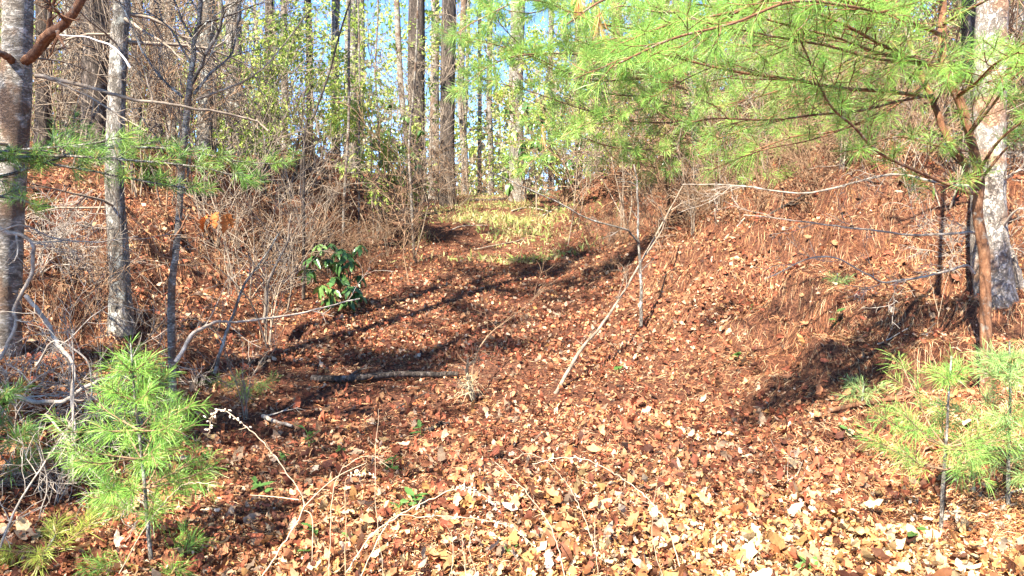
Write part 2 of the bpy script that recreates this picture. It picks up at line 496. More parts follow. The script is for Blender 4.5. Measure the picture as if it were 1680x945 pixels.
o["kind"] = "stuff"; o["label"] = "carpet of dry brown oak leaves on the trail"; o["category"] = "leaf litter"

g = G()
def straw(g, x, y, L, w, cols, lift=.011):
    n = len(x); a = rng.random(n) * 6.283
    e = .06; Z = H(x, y); sx = (H(x + e, y) - Z) / e; sy = (H(x, y + e) - Z) / e
    d = np.stack([np.cos(a), np.sin(a)], -1) * .9 - np.stack([sx, sy], -1) * .12
    d /= np.linalg.norm(d, axis=1, keepdims=True) + 1e-9
    P0 = np.stack([x, y, Z + lift * rng.random(n) * 1.4], -1)
    sd = np.stack([-d[:, 1], d[:, 0]], -1) * w * .5
    bend = rng.normal(0, .14, (n, 1)) * L[:, None] * np.stack([-d[:, 1], d[:, 0]], -1)
    pm = P0[:, :2] + d * L[:, None] * .5 + bend; pt = P0[:, :2] + d * L[:, None]
    zm = H(pm[:, 0], pm[:, 1]) + lift * rng.uniform(.3, 2.4, n); zt = H(pt[:, 0], pt[:, 1]) + lift * rng.uniform(.2, 1.8, n)
    V = np.stack([P0, np.column_stack([pm - sd, zm]), np.column_stack([pm + sd, zm + .002]), np.column_stack([pt, zt])], 1)
    i = np.arange(n)[:, None] * 4
    g.add(V, tris=np.concatenate([i + np.array([0, 1, 2]), i + np.array([1, 3, 2])]), col=np.repeat(cols, 4, 0))
STRAW = np.array([(.56, .27, .11), (.46, .18, .075), (.64, .4, .19), (.36, .13, .06), (.7, .5, .28), (.4, .17, .08)])
x, y = scatter(310000, 2.8, 19, 1.3, .6)
cv = np.clip(.24 + .85 * smooth(side_r(x, y) * 2.2) + .6 * smooth(side_l(x, y) * 2.2) + vnoise(x, y, 1.2, 14) * .5, .04, 1)
k = rng.random(len(x)) < cv; x, y = x[k], y[k]
c = STRAW[rng.integers(0, len(STRAW), len(x))] * rng.uniform(.5, 1.2, (len(x), 1)) * (1 + vnoise(x, y, 1.8, 19)[:, None] * .7)
straw(g, x, y, rng.uniform(.05, .11, len(x)) * np.interp(y, [3, 12], [1, 1.25]), np.interp(y, [3, 8, 18], [.0019, .003, .0065])[:, None], c)
o = g.build('pine_straw', M['straw'], shade=False)
o["kind"] = "stuff"; o["label"] = "shed orange pine needles lying over both banks"; o["category"] = "pine straw"

# the leaves nearest the camera, each one by itself
big_m = []
for k, (TV, TQ) in enumerate(big_t):
    g = G(); pal = TAN if k % 2 else RUST
    g.add(TV, quads=TQ, col=pal[k % len(pal)] * rng.uniform(.85, 1.2))
    big_m.append(g.mesh('leaf', M['litter'], None, True))
x, y = scatter(300, 2.85, 5.2, 1.8, .3)
for k in range(300):
    o = bpy.data.objects.new('leaf', big_m[k % len(big_m)])
    COL.objects.link(o); o.parent = ground
    e = .08; z = float(H(x[k], y[k]))
    nr = Vector((-(float(H(x[k] + e, y[k])) - z) / e, -(float(H(x[k], y[k] + e)) - z) / e, 1)) + Vector(rng.normal(0, .28, 3))
    q = nr.to_track_quat('Z', 'X'); 
    o.rotation_mode = 'QUATERNION'
    from mathutils import Quaternion
    o.rotation_quaternion = q @ Quaternion((0, 0, 1), rng.random() * 6.28)
    o.location = (x[k], y[k], z + .028)
    s = rng.uniform(.055, .105); o.scale = (s, s, s)

# ------------------------------------------------------------------ trees
YG = [(.13, .33, .045), (.4, .64, .12)]          # fresh yellow-green needles
DG = [(.08, .2, .045), (.2, .36, .07)]         # older, deeper green needles
BG_ = [(.2, .4, .12), (.44, .58, .2)]           # blue-green needles
DEADN = [(.55, .22, .06), (.62, .36, .14)]
SPRING = [(.46, .54, .12), (.36, .48, .08), (.56, .6, .2), (.22, .34, .07)]

def trunk_path(px_pts, depth, top=None):
    """a stem through the given pixels, standing that far ahead; starts just below the ground"""
    if len(px_pts[0]) == 3: P = [np.array(p, float) for p in px_pts]
    else: P = [at(px, py, depth) if not hasattr(depth, '__len__') else at(px, py, depth[i]) for i, (px, py) in enumerate(px_pts)]
    b = P[0]; b[2] = min(b[2], float(H(b[0], b[1])) - .06)
    if top: 
        d = unit(P[-1] - P[-2]); d = unit(d * .5 + np.array([0, 0, .5]))
        n = int(top / 1.2)
        for k in range(n): P.append(P[-1] + unit(d + rng.normal(0, .03, 3)) * top / n)
    return np.array(P)

def dead_branches(tree, P, R, n, z0, z1, L0, L1, m, kids=6, level=2, droop=-.05):
    """bare lower limbs, each a part of its own with its twigs"""
    zs = P[:, 2]
    for k in range(n):
        z = rng.uniform(z0, z1)
        i = int(np.clip(np.searchsorted(zs, z), 1, len(P) - 1))
        f = (z - zs[i - 1]) / max(zs[i] - zs[i - 1], 1e-6)
        q = P[i - 1] + (P[i] - P[i - 1]) * np.clip(f, 0, 1)
        a = rng.random() * 6.283
        g = G()
        r = min(R[i] * .3, rng.uniform(.008, .02))
        twiggy(g, q + np.array([math.cos(a), math.sin(a), 0]) * R[i] * .6, (math.cos(a), math.sin(a), rng.uniform(-.25, .45)), rng.uniform(L0, L1), r, level, kids, .16, droop, 3 if q[1] > 8 else 4, 1.0, .45)
        part(g, 'dead_branch', m, tree)
    RMIN[0] = .0018

def pine_crown(g, gw, P, R, z0, z1, n, L, tuft_n=30, needle=.24, w=.014, c=DG):
    zs = P[:, 2]; tp, td = [], []
    for k in range(n):
        z = z0 + (z1 - z0) * (k + rng.random()) / n
        i = int(np.clip(np.searchsorted(zs, z), 1, len(P) - 1))
        a = rng.random() * 6.283
        ll = L * (1 - .65 * (z - z0) / (z1 - z0)) * rng.uniform(.7, 1.15)
        B = limb(P[i], (math.cos(a), math.sin(a), .3), ll, 6, .1, .02)
        tube(gw, B, np.linspace(.025, .006, len(B)), 4)
        for s in np.linspace(.3, 1, 5):
            q = B[int(s * 6)]
            for _ in range(4):
                d = unit(unit(B[-1] - B[0]) + rng.normal(0, .6, 3))
                e = q + d * rng.uniform(.15, .5)
                tp.append(e); td.append(d)
    needles(g, tp, td, tuft_n, needle, w, c[0], c[1], .1, .3)

def tree(name, label, px_pts, depth, r0, m, top=7.0, sides=12, group=None, dead=8, deadz=(1.2, 6), deadl=(.5, 1.4), crown=None, taper=.55, lump=.08, flare=1.5, cat='tree', dm=None, rough=.03, dlevel=2, dkids=6):
    P = catmull(trunk_path(px_pts, depth, top), 7)
    base = P[0].copy()
    t = thing(name, base, label, cat, group)
    h = np.linalg.norm(np.diff(P, axis=0), axis=1).cumsum(); h = np.concatenate([[0], h])
    R = r0 * (1 - (1 - taper) * h / h[-1]) * (1 + (flare - 1) * np.exp(-h / (r0 * 3.0)))
    R[-1] *= .5
    g = G(); tube(g, P, R, sides, rough=rough, lump=lump)
    part(g, 'trunk', m, t)
    RMIN[0] = max(.0015, .00036 * float(np.max(depth)))
    if dead: dead_branches(t, P, R, dead, base[2] + deadz[0], base[2] + deadz[1], *deadl, dm or M['grey_twig'], dkids, dlevel)
    if crown:
        g, gw = G(), G()
        pine_crown(g, gw, P, R, base[2] + crown[0], base[2] + crown[1], crown[2], crown[3], c=crown[4] if len(crown) > 4 else DG)
        part(gw, 'crown_limbs', M['grey_twig'], t, 'stuff')
        part(g, 'crown', M['needle'], t, 'stuff', shade=False)
    return t, P, R

def px_limb(tree, name, pts, r0, r1, m, twigs=0, tl=.4, sides=7, n=6, root=None, lump=.06, tips=None, tlevel=1):
    """a limb drawn through (pixel x, pixel y, metres ahead) points"""
    P = catmull([at(*p) for p in pts], n)
    j = np.cumsum(rng.normal(0, np.clip(r0 * .22, .002, .0035), P.shape), 0); j -= np.linspace(0, 1, len(P))[:, None] * j[-1]
    P = P + j
    g = G(); tube(g, P, np.linspace(r0, r1, len(P)), sides, lump=lump, rough=.06)
    for _ in range(twigs):
        i = int(rng.uniform(.15, .97) * (len(P) - 1))
        tt = unit(P[min(i + 1, len(P) - 1)] - P[i - 1 if i else 0])
        twiggy(g, P[i], side_dir(tt, 1.0), tl * rng.uniform(.4, 1.2), max(r1 * .8, .0018), tlevel, 4, .2, 0, 3, 1.0, .5, tips)
    part(g, name, m, tree, root=root)
    return P

# --- near trees of the left bank
t, P, R = tree('birch_tree', "thick pale mottled trunk with a bent brown limb at the frame's left edge", [(-4, 560), (8, 470), (14, 330), (22, 230), (28, 100), (30, 0)], 5.4, .105, M['birch'], 8.0, 28, dead=5, deadz=(1.0, 3.2), deadl=(.5, 1.1), crown=(4.6, 10.5, 22, 2.3), lump=.05)
px_limb(t, 'branch', [(36, 104, 5.38), (55, 88, 5.3), (78, 58, 5.2), (105, 38, 5.1), (132, 0, 5.0), (150, -40, 4.95)], .036, .024, M['brown'], 6, .5)
px_limb(t, 'branch', [(20, 108, 5.38), (8, 92, 5.2), (-20, 80, 5.0)], .03, .02, M['brown'], 0)
t, P, R = tree('grey_tree', "straight grey lichen-flecked trunk second from the left, dark at its foot", [(199, 548), (197, 480), (194, 400), (188, 300), (191, 180), (196, 60), (200, -10)], 6.6, .082, M['gray'], 7.0, 20, dead=8, deadz=(1.0, 4), deadl=(.4, 1.2), crown=(4.8, 9.5, 16, 1.7), lump=.06)
px_limb(t, 'branch', [(203, 30, 6.6), (225, 45, 6.3), (262, 66, 6.1), (302, 100, 5.9)], .014, .005, M['grey_twig'], 8, .5)
t, P, R = tree('slender_sapling', "slender forked grey sapling rising behind the green pine seedling", [(279, 576), (281, 500), (288, 420), (294, 350), (299, 270), (306, 190), (314, 118)], 5.0, .027, M['birch'], None, 10, dead=0, taper=.7, cat='sapling', lump=.05)
px_limb(t, 'branch', [(314, 118, 5.0), (318, 80, 5.0), (327, 40, 5.0), (333, -30, 5.0)], .018, .013, M['gray'], 6, .5)
px_limb(t, 'branch', [(312, 140, 5.0), (330, 105, 4.95), (352, 62, 4.9), (362, 25, 4.85), (358, -20, 4.8)], .014, .008, M['gray'], 6, .5)
px_limb(t, 'branch', [(318, 155, 5.0), (345, 120, 5.1), (380, 85, 5.2), (395, 0, 5.3)], .010, .005, M['gray'], 6, .4)
px_limb(t, 'branch', [(300, 160, 5.0), (268, 130, 5.0), (236, 85, 5.0), (210, 30, 5.0), (190, -10, 5.0)], .009, .004, M['gray'], 6, .4)
px_limb(t, 'branch', [(286, 425, 5.0), (268, 420, 4.95), (245, 400, 4.9), (225, 388, 4.9)], .010, .004, M['brown'], 4, .3)
px_limb(t, 'branch', [(281, 430, 5.0), (284, 395, 4.95), (300, 372, 4.9), (311, 348, 4.85)], .010, .005, M['brown'], 2, .25)
px_limb(t, 'branch', [(288, 435, 5.0), (310, 436, 5.0), (345, 432, 5.0)], .006, .003, M['twig'], 10, .18)
px_limb(t, 'branch', [(300, 300, 5.0), (285, 262, 5.0), (262, 232, 5.0), (230, 190, 5.05)], .006, .003, M['gray'], 5, .3)
px_limb(t, 'branch', [(322, 165, 5.0), (360, 150, 5.1), (400, 132, 5.2), (445, 95, 5.3), (505, 20, 5.4)], .009, .004, M['grey_twig'], 8, .4)
# the long bare bough crossing in front of the left trunks
cb = thing('bare_bough', at(58, 124, 4.7), "long bare grey bough crossing in front of the left trunks", 'branch')
px_limb(cb, 'bough', [(58, 124, 4.7), (90, 128, 4.7), (140, 140, 4.7), (200, 156, 4.72), (250, 168, 4.75), (310, 176, 4.8), (370, 186, 4.9), (420, 198, 5.0), (440, 215, 5.0)], .014, .006, M['grey_twig'], 0)
px_limb(cb, 'side_branch', [(85, 130, 4.7), (120, 146, 4.68), (160, 166, 4.66), (195, 190, 4.64), (240, 215, 4.6)], .008, .004, M['grey_twig'], 8, .3)
px_limb(cb, 'side_branch', [(250, 168, 4.75), (240, 130, 4.75), (228, 90, 4.75)], .006, .003, M['grey_twig'], 6, .3)
wt = thing('bleached_twig', at(100, 56, 4.4), "bleached white twig arching between the two left trunks", 'twig')
px_limb(wt, 'stem', [(98, 57, 4.4), (140, 60, 4.4), (175, 72, 4.4), (198, 90, 4.4), (214, 111, 4.4)], .004, .0065, M['stalk'], 0)
for c in wt.children:
    c.data.attributes['Col'].data.foreach_set('color', np.tile(np.array([.75, .7, .62, 1], np.float32), len(c.data.vertices)))

# --- right side: big pale trunk and the slim red-brown pine in front of it
t, P, R = tree('pale_trunk_tree', "thick pale scaly trunk with a flared foot at the right edge", [(1654, 615), (1640, 540), (1626, 430), (1622, 340), (1622, 250), (1624, 120), (1628, 0)], 5.35, .115, M['trunk'], 7.0, 32, dead=3, deadz=(1.2, 3.5), deadl=(.5, 1.0), crown=(5.5, 10, 16, 1.8), flare=2.0, taper=.6, lump=.05)
for pts, r in (([(1600, 449, 5.3), (1583, 449, 5.2), (1530, 448, 5.05), (1453, 447, 4.95), (1420, 440, 4.9), (1353, 433, 4.85), (1258, 449, 4.8)], .013),
               ([(1605, 383, 5.3), (1587, 384, 5.2), (1500, 384, 5.1), (1420, 383, 5.0), (1320, 378, 4.95), (1220, 365, 4.9)], .013),
               ([(1605, 304, 5.3), (1553, 305, 5.25), (1460, 306, 5.3), (1330, 309, 5.4), (1200, 308, 5.5), (1120, 300, 5.6)], .014),
               ([(1640, 300, 5.3), (1660, 288, 5.2), (1690, 280, 5.1)], .02),
               ([(1640, 385, 5.3), (1660, 362, 5.2), (1690, 350, 5.1)], .014),
               ([(1640, 420, 5.3), (1665, 424, 5.2), (1690, 420, 5.1)], .008)):
    px_limb(t, 'dead_branch', [(a, b + rng.normal(0, 8) * (k > 0), c + rng.normal(0, .06) * (k > 0)) for k, (a, b, c) in enumerate(pts)], r * .85, r * .25, M['dead'], 9, .4, tlevel=2)
px_limb(t, 'root_limb', [(1648, 395, 5.45), (1664, 430, 5.4), (1676, 480, 5.4), (1684, 540, 5.4)], .03, .035, M['trunk'], 0)

# slim pine: trunk, forks and long boughs of bright needles
def bough(tree, pts, r0, side=.34, step=.085, tufts=None, m=None, n=7, tilt=.25, r1=.004, sub=2, dens=1.0):
    P = catmull([at(*p) if len(p) == 3 else np.array(p[:3]) for p in pts], n)
    g = G(); tube(g, P, np.linspace(r0, r1, len(P)), 6)
    L = np.linalg.norm(np.diff(P, axis=0), axis=1); cum = np.concatenate([[0], L.cumsum()]); tot = cum[-1]
    s = tot * .12; sgn = 1
    while s < tot:
        i = int(np.clip(np.searchsorted(cum, s), 1, len(P) - 1))
        q = P[i - 1] + (P[i] - P[i - 1]) * ((s - cum[i - 1]) / max(L[i - 1], 1e-9))
        tt = unit(P[i] - P[i - 1])
        sd = unit(np.cross(tt, (0, 0, 1))) * sgn
        d = unit(tt * rng.uniform(.6, 1.1) + sd * rng.uniform(.6, 1.0) + np.array([0, 0, rng.normal(.1, tilt)]))
        l = side * rng.uniform(.5, 1.2) * (1 - .55 * s / tot)
        Q = limb(q, d, l, 4, .12, .05)
        tube(g, Q, np.linspace(max(r0 * .3, .003), .002, len(Q)), 4)
        tufts.append((Q[-1], unit(Q[-1] - Q[-2])))
        for _ in range(sub):
            k = rng.integers(1, 4)
            t2 = unit(Q[k + 1] - Q[k] if k < 4 else Q[k] - Q[k - 1])
            Q2 = limb(Q[k], unit(t2 + unit(rng.normal(0, 1, 3)) * .8), l * rng.uniform(.3, .6), 2, .1, .05)
            tube(g, Q2, np.linspace(.003, .0018, 3), 3)
            tufts.append((Q2[-1], unit(Q2[-1] - Q2[-2])))
        sgn = -sgn
        s += step * rng.uniform(.7, 1.3) / dens
    tufts.append((P[-1], unit(P[-1] - P[-2])))
    part(g, 'branch', m or M['brown'], tree)
def needle_part(tree, tufts, n, L, w, c, name='needles', **kw):
    g = G()
    needles(g, [a for a, _ in tufts], [b for _, b in tufts], n, L, w, c[0], c[1], **kw)
    part(g, name, M['needle'], tree, 'stuff', shade=False)

t, P, R = tree('slim_pine', "slim red-brown forked pine with bright green boughs in front of the pale right trunk", [(1619, 640), (1617, 520), (1615, 420), (1604, 350), (1607, 300), (1601, 262), (1590, 218), (1575, 166), (1549, 112), (1546, 50), (1548, -30)], 4.75, .036, M['brown'], 2.2, 14, dead=0, taper=.35, cat='tree', lump=.06, flare=1.3)
tf = []
px_limb(t, 'fork', [(1603, 312, 4.75), (1585, 268, 4.8), (1560, 225, 4.85), (1530, 160, 4.9), (1505, 110, 4.95), (1480, 40, 5.0), (1460, -40, 5.0)], .026, .012, M['brown'], 4, .3)
B = [([(1602, 316, 4.72), (1580, 313, 4.6), (1487, 273, 4.4), (1437, 247, 4.3), (1403, 210, 4.2), (1360, 170, 4.1), (1327, 97, 4.0), (1300, 37, 3.95)], .013, .3, .13),
     ([(1549, 117, 4.75), (1500, 96, 4.5), (1453, 77, 4.3), (1400, 48, 4.1), (1353, 27, 4.0), (1280, 0, 3.9), (1180, -30, 3.85)], .014, .42, .07),
     ([(1530, 160, 4.85), (1460, 150, 4.5), (1380, 145, 4.25), (1300, 130, 4.05), (1210, 118, 3.9), (1110, 95, 3.8), (1050, 80, 3.75)], .012, .42, .07),
     ([(1548, 60, 4.7), (1480, 30, 4.3), (1400, 5, 4.0), (1300, -10, 3.8), (1200, 20, 3.7), (1100, 40, 3.65), (1010, 75, 3.6)], .012, .42, .07),
     ([(1548, -20, 4.7), (1450, -40, 4.2), (1330, -30, 3.9), (1230, 10, 3.7), (1150, 50, 3.6)], .012, .45, .14),
     ([(1548, -40, 4.7), (1400, -90, 4.2), (1250, -80, 3.9), (1100, -40, 3.8), (990, 0, 3.7), (930, 40, 3.7)], .012, .45, .14),
     ([(1570, 160, 4.7), (1610, 130, 4.4), (1650, 90, 4.1), (1700, 60, 3.9)], .010, .4, .07),
     ([(1548, 40, 4.7), (1600, 10, 4.4), (1650, -10, 4.2), (1720, 0, 4.0)], .010, .42, .14),
     ([(1590, 220, 4.7), (1630, 170, 4.5), (1660, 130, 4.3), (1700, 100, 4.2)], .010, .38, .08),
     ([(1603, 285, 4.7), (1640, 230, 4.5), (1690, 190, 4.3)], .012, .25, .2),
     ([(1605, 300, 4.7), (1650, 245, 4.6), (1700, 205, 4.5)], .010, .2, .25),
     ([(1480, 60, 4.95), (1420, 90, 5.0), (1330, 130, 5.2), (1240, 160, 5.4), (1150, 180, 5.6)], .010, .4, .09),
     ([(1520, 140, 4.9), (1440, 190, 4.8), (1370, 215, 4.8), (1300, 225, 4.8), (1230, 250, 4.8)], .007, .3, .16),
     ([(1597, 250, 4.75), (1540, 240, 4.5), (1470, 225, 4.3), (1400, 250, 4.2)], .007, .24, .2),
     ([(1470, 0, 5.0), (1380, 20, 5.2), (1280, 70, 5.4), (1180, 80, 5.6), (1080, 120, 5.8)], .010, .45, .08)]
for pts, r, sd, st in B: bough(t, pts, r, sd, st, tf, tilt=.3)
for k in range(9):
    pts, r, sd, st = B[(1, 2, 3, 6, 8, 11, 12, 14)[k % 8]]
    j = rng.normal(0, 1, 3) * np.array([30, 40, .25])
    q = [(p[0] + j[0] * i / 2, p[1] + abs(j[1]) * i / 3 - 4, p[2] + j[2] * i / 2) for i, p in enumerate(pts)]
    bough(t, q, r * .7, sd * 1.1, st * 1.5, tf, tilt=.4)
needle_part(t, tf, 56, .125, .0021, YG, droop=.2)
# dead needle clumps caught in the boughs
# pine whose boughs fill the upper middle, standing behind
t, P, R = tree('young_pine', "young pine with loose light green boughs hanging over the upper middle of the trail", [(1142, 300), (1138, 200), (1130, 100), (1128, 0)], 10.4, .045, M['gray'], 2.5, 10, dead=5, deadz=(.3, 1.6), deadl=(.5, 1.2), taper=.5, dm=M['twig'])
tf = []
for pts in ([(1135, 180, 10.4), (1060, 160, 9.8), (980, 150, 9.2), (900, 110, 8.8), (830, 50, 8.5), (790, -10, 8.4)],
            [(1132, 120, 10.4), (1040, 130, 9.6), (960, 130, 9), (880, 95, 8.6), (800, 70, 8.4), (750, 60, 8.2)],
            [(1135, 200, 10.4), (1050, 200, 9.5), (960, 180, 9), (870, 150, 8.6), (790, 130, 8.4)],
            [(1130, 70, 10.4), (1060, 50, 9.6), (990, 40, 9), (920, 10, 8.6), (860, -30, 8.4)],
            [(1130, 30, 10.4), (1040, 0, 9.6), (960, -20, 9), (880, 20, 8.6), (800, 10, 8.4)],
            [(1132, 90, 10.4), (1060, 90, 9.6), (990, 80, 9), (930, 60, 8.6)],
            [(1140, 230, 10.4), (1070, 245, 9.6), (1000, 240, 9.2), (930, 215, 8.8), (860, 200, 8.6)],
            [(1140, 240, 10.4), (1190, 230, 9.8), (1250, 215, 9.4), (1320, 210, 9.2)],
            [(1136, 160, 10.4), (1200, 150, 9.8), (1270, 140, 9.4), (1340, 150, 9.2)],
            [(1128, 30, 10.4), (1180, 40, 9.8), (1240, 60, 9.4), (1300, 90, 9.2)],
            [(1142, 260, 10.4), (1090, 275, 9.8), (1030, 265, 9.4)],
            [(1132, 110, 10.4), (1040, 70, 9.4), (960, 30, 8.8), (870, 0, 8.4), (790, 30, 8.0), (740, 60, 7.8)],
            [(1132, 140, 10.4), (1040, 110, 9.4), (950, 90, 8.8), (860, 90, 8.4), (800, 110, 8.0), (750, 150, 7.8)],
            [(1134, 170, 10.4), (1050, 180, 9.4), (970, 200, 8.8), (900, 240, 8.4), (850, 290, 8.1)],
            [(1134, 150, 10.4), (1080, 130, 9.4), (1020, 110, 8.8), (960, 100, 8.4)],
            [(1128, 20, 10.4), (1080, 20, 9.4), (1020, 10, 8.8), (970, 30, 8.4)],
            [(1142, 250, 10.4), (1200, 255, 9.6), (1270, 250, 9.0), (1340, 235, 8.6), (1400, 240, 8.4)],
            [(1142, 265, 10.4), (1190, 280, 9.6), (1250, 290, 9.0), (1310, 285, 8.6)]):
    bough(t, pts, .014, .5, .11, tf, M['twig'], tilt=.35)
needle_part(t, tf, 52, .16, .0048, [(.2, .42, .07), (.42, .6, .15)])

# off to the side: the pine that shades the middle of the trail
t, P, R = tree('tall_pine', "tall dark pine beyond the left edge that shades the middle of the trail", [(-6.5, -1.6, 0), (-6.5, -1.6, 3), (-6.4, -1.6, 6)], 3.2, .13, M['dark'], 9.0, 14, dead=0, crown=(7.0, 14, 40, 2.7))

# --- the wood behind: every trunk that can be told apart
def far(px, width, depth, m, label, top=4.5, lean=0, dead=10, deadl=(.5, 1.6), name='pine_tree', crown=None, dm=None, group=None):
    r = width / 2 / FPX * depth
    b = onpx(px, depth); by = 366 - (b[2] - 1.6) / depth * FPX
    y0 = min(by, 420)
    pts = [(px, y0 + 4), (px + lean * .3 + rng.normal(0, 1.5), y0 - 90), (px + lean * .65 + rng.normal(0, 2), y0 - 190), (px + lean, -20)]
    return tree(name, label, pts, depth, r, m, top, 10, group, dead, (.4, 5.5), deadl, crown, .8, .06, 1.35, dm=dm, dlevel=2, dkids=5)
far(70, 24, 11, M['dark'], "dark furrowed trunk just right of the thick pale trunk at the left edge")
far(117, 30, 12.5, M['gray'], "grey trunk half hidden behind the bent brown limb")
far(157, 40, 9.6, M['dark'], "broad almost black trunk standing left of the straight grey trunk", dead=10, crown=(6, 12, 14, 2.4))
far(226, 17, 13, M['gray'], "thin grey trunk close behind the straight grey trunk")
far(256, 22, 14, M['birch'], "pale trunk in the gap before the slender forked sapling")
far(279, 17, 16, M['gray'], "grey trunk touching the pale one left of the forked sapling")
far(335, 25, 12.5, M['gray'], "grey trunk rising directly behind the forked sapling", lean=4)
far(386, 27, 19, M['gray'], "wide grey trunk right of the forked sapling", lean=-3)
far(442, 13, 17, M['dark'], "narrow dark trunk left of the open blue sky")
far(466, 11, 20, M['gray'], "narrow grey trunk next to the narrow dark one")
far(507, 12, 21, M['dark'], "lone dark pole of a trunk against blue sky", lean=-3)
far(551, 14, 22, M['gray'], "thin grey trunk left of the reddish trunk on the bank top")
far(576, 23, 20, M['gray'], "greyish trunk on the left bank top behind two white stems", lean=3)
far(682, 29, 20.5, M['dark'], "stout dark trunk left of two at the head of the trail", lean=2, dead=9)
far(736, 25, 19.5, M['dark'], "stout dark trunk right of two at the head of the trail", lean=1, dead=9)
far(676, 10, 20.3, M['birch'], "pale stem leaning away from the stout dark trunk", lean=-26, name='leaning_tree', dead=4)
far(762, 12, 25, M['birch'], "pale trunk just right of the two stout dark trunks")
far(787, 7, 23, M['birch'], "thinnest white stem in the blue gap at the trail head", dead=3)
far(804, 10, 27, M['gray'], "thin grey trunk in the blue gap at the trail head")
far(850, 25, 20, M['gray'], "grey trunk behind the drooping rhododendron leaves")
far(905, 10, 24, M['gray'], "thin trunk right of the drooping rhododendron leaves")
far(948, 13, 26, M['dark'], "dark thin trunk at the right shoulder of the trail head")
far(1012, 17, 22, M['brown'], "brownish trunk seen through the loose light green boughs")
far(1062, 14, 26, M['birch'], "pale crossed trunk behind the loose light green boughs", lean=30)
far(1108, 15, 18, M['gray'], "grey trunk left of the young pine on the right bank")
far(1168, 20, 20, M['gray'], "grey trunk right of the young pine on the right bank")
far(1218, 34, 13, M['dark'], "broad dark trunk on top of the right bank among brush", dead=9)
far(1292, 17, 17, M['gray'], "middling grey trunk right of the broad dark one on the bank")
far(1342, 20, 15, M['dark'], "dark trunk in the brush behind the orange needle bank")
far(1422, 23, 14, M['birch'], "pale trunk in the brush behind the long red bough")
far(1482, 14, 16, M['gray'], "thin grey trunk behind the fork of the slim pine")
far(1592, 26, 7.4, M['dark'], "short dark lichen-spotted trunk directly behind the slim pine", dead=5)
far(1664, 30, 11, M['gray'], "grey trunk beyond the pale trunk at the right edge")

# white thin saplings on the left bank
for pts, dep, lab, w in (([(561, 388), (565, 320), (572, 200), (572, 90), (574, -20)], 12.5, "white whip-thin sapling on the left bank, left of two", 5.5),
                         ([(588, 330), (589, 240), (590, 150), (588, 20)], 13.5, "white whip-thin sapling on the left bank, right of two", 4),
                         ([(680, 402), (675, 330), (671, 240), (678, 160), (684, 60)], 12.5, "white thin sapling in front of the stout dark trunks", 5),
                         ([(618, 320), (622, 240), (616, 120), (620, 20)], 15, "faint thin sapling between the white ones and the stout trunks", 4)):
    tree('white_sapling', lab, pts, dep, w / 2 / FPX * dep, M['birch'], 1.5, 7, 'white saplings on the left bank', 5, (.4, 4), (.3, .9), None, .6, .04, 1.2, cat='sapling', dlevel=1, dkids=5)
tree('dark_sapling', "dark twin-stemmed sapling leaning right above the left bank brush", [(492, 262), (500, 225), (515, 190), (540, 120), (556, 60), (575, 0)], 9.5, .022, M['dark'], 1.0, 8, None, 7, (.5, 3), (.4, 1.0), None, .5, .04, 1.2, cat='sapling')

# unnamed trunks deep in the wood, copied from three prototypes
protos = []
for k in range(4):
    g = G(); P = np.array([(0, 0, -.3), (rng.normal(0, .1), 0, 4), (rng.normal(0, .2), 0, 8), (0, 0, 13)]); P = catmull(P, 6)
    tube(g, P, np.linspace(.17, .1, len(P)), 9, rough=.04, lump=.06)
    gd = G()
    for _ in range(12):
        a = rng.random() * 6.28
        twiggy(gd, (0, 0, rng.uniform(1, 9)), (math.cos(a), math.sin(a), .1), rng.uniform(.7, 2), .014, 2, 4, .16, 0, 3)
    gl = G(); LP = rng.normal(0, 1, (1600, 3)) * np.array([1.4, 1.4, 2.8]) + np.array([0, 0, 6.5])
    leaf_cards(gl, LP, rng.normal(0, 1, (1600, 3)), .2, .13, SPRING)
    protos.append((g.mesh('trunk', (M['gray'], M['dark'], M['birch'], M['gray'])[k]), gd.mesh('dead_twigs', M['grey_twig']), gl.mesh('crown', M['leaf'], shade=False)))
zones = {'far left': ("far trunk deep in the wood above the left bank", 'trunks deep in the left wood'),
         'mid': ("far trunk in the pale wood beyond the trail head", 'trunks beyond the trail head'),
         'right': ("far trunk deep in the wood above the right bank", 'trunks deep in the right wood')}
for k in range(46):
    dep = rng.uniform(23, 48); px = rng.uniform(-40, 1720)
    if 470 < px < 560 or 590 < px < 665 or 745 < px < 835: 
        if rng.random() < .65: continue
    lab, grp = zones['far left' if px < 600 else 'mid' if px < 960 else 'right']
    b = onpx(px, dep)
    t = thing('far_tree', b, lab, 'tree', grp)
    k4 = int(rng.integers(0, 4)); s = rng.uniform(.6, 1.15)
    t.rotation_euler = (rng.normal(0, .05), rng.normal(0, .05), rng.random() * 6.28); t.scale = (s, s, rng.uniform(.85, 1.15))
    for nm, me in zip(('trunk', 'dead_twigs', 'crown'), protos[k4]):
        o = bpy.data.objects.new(nm, me); COL.objects.link(o); o.parent = t
        if nm != 'trunk': o["kind"] = "stuff"

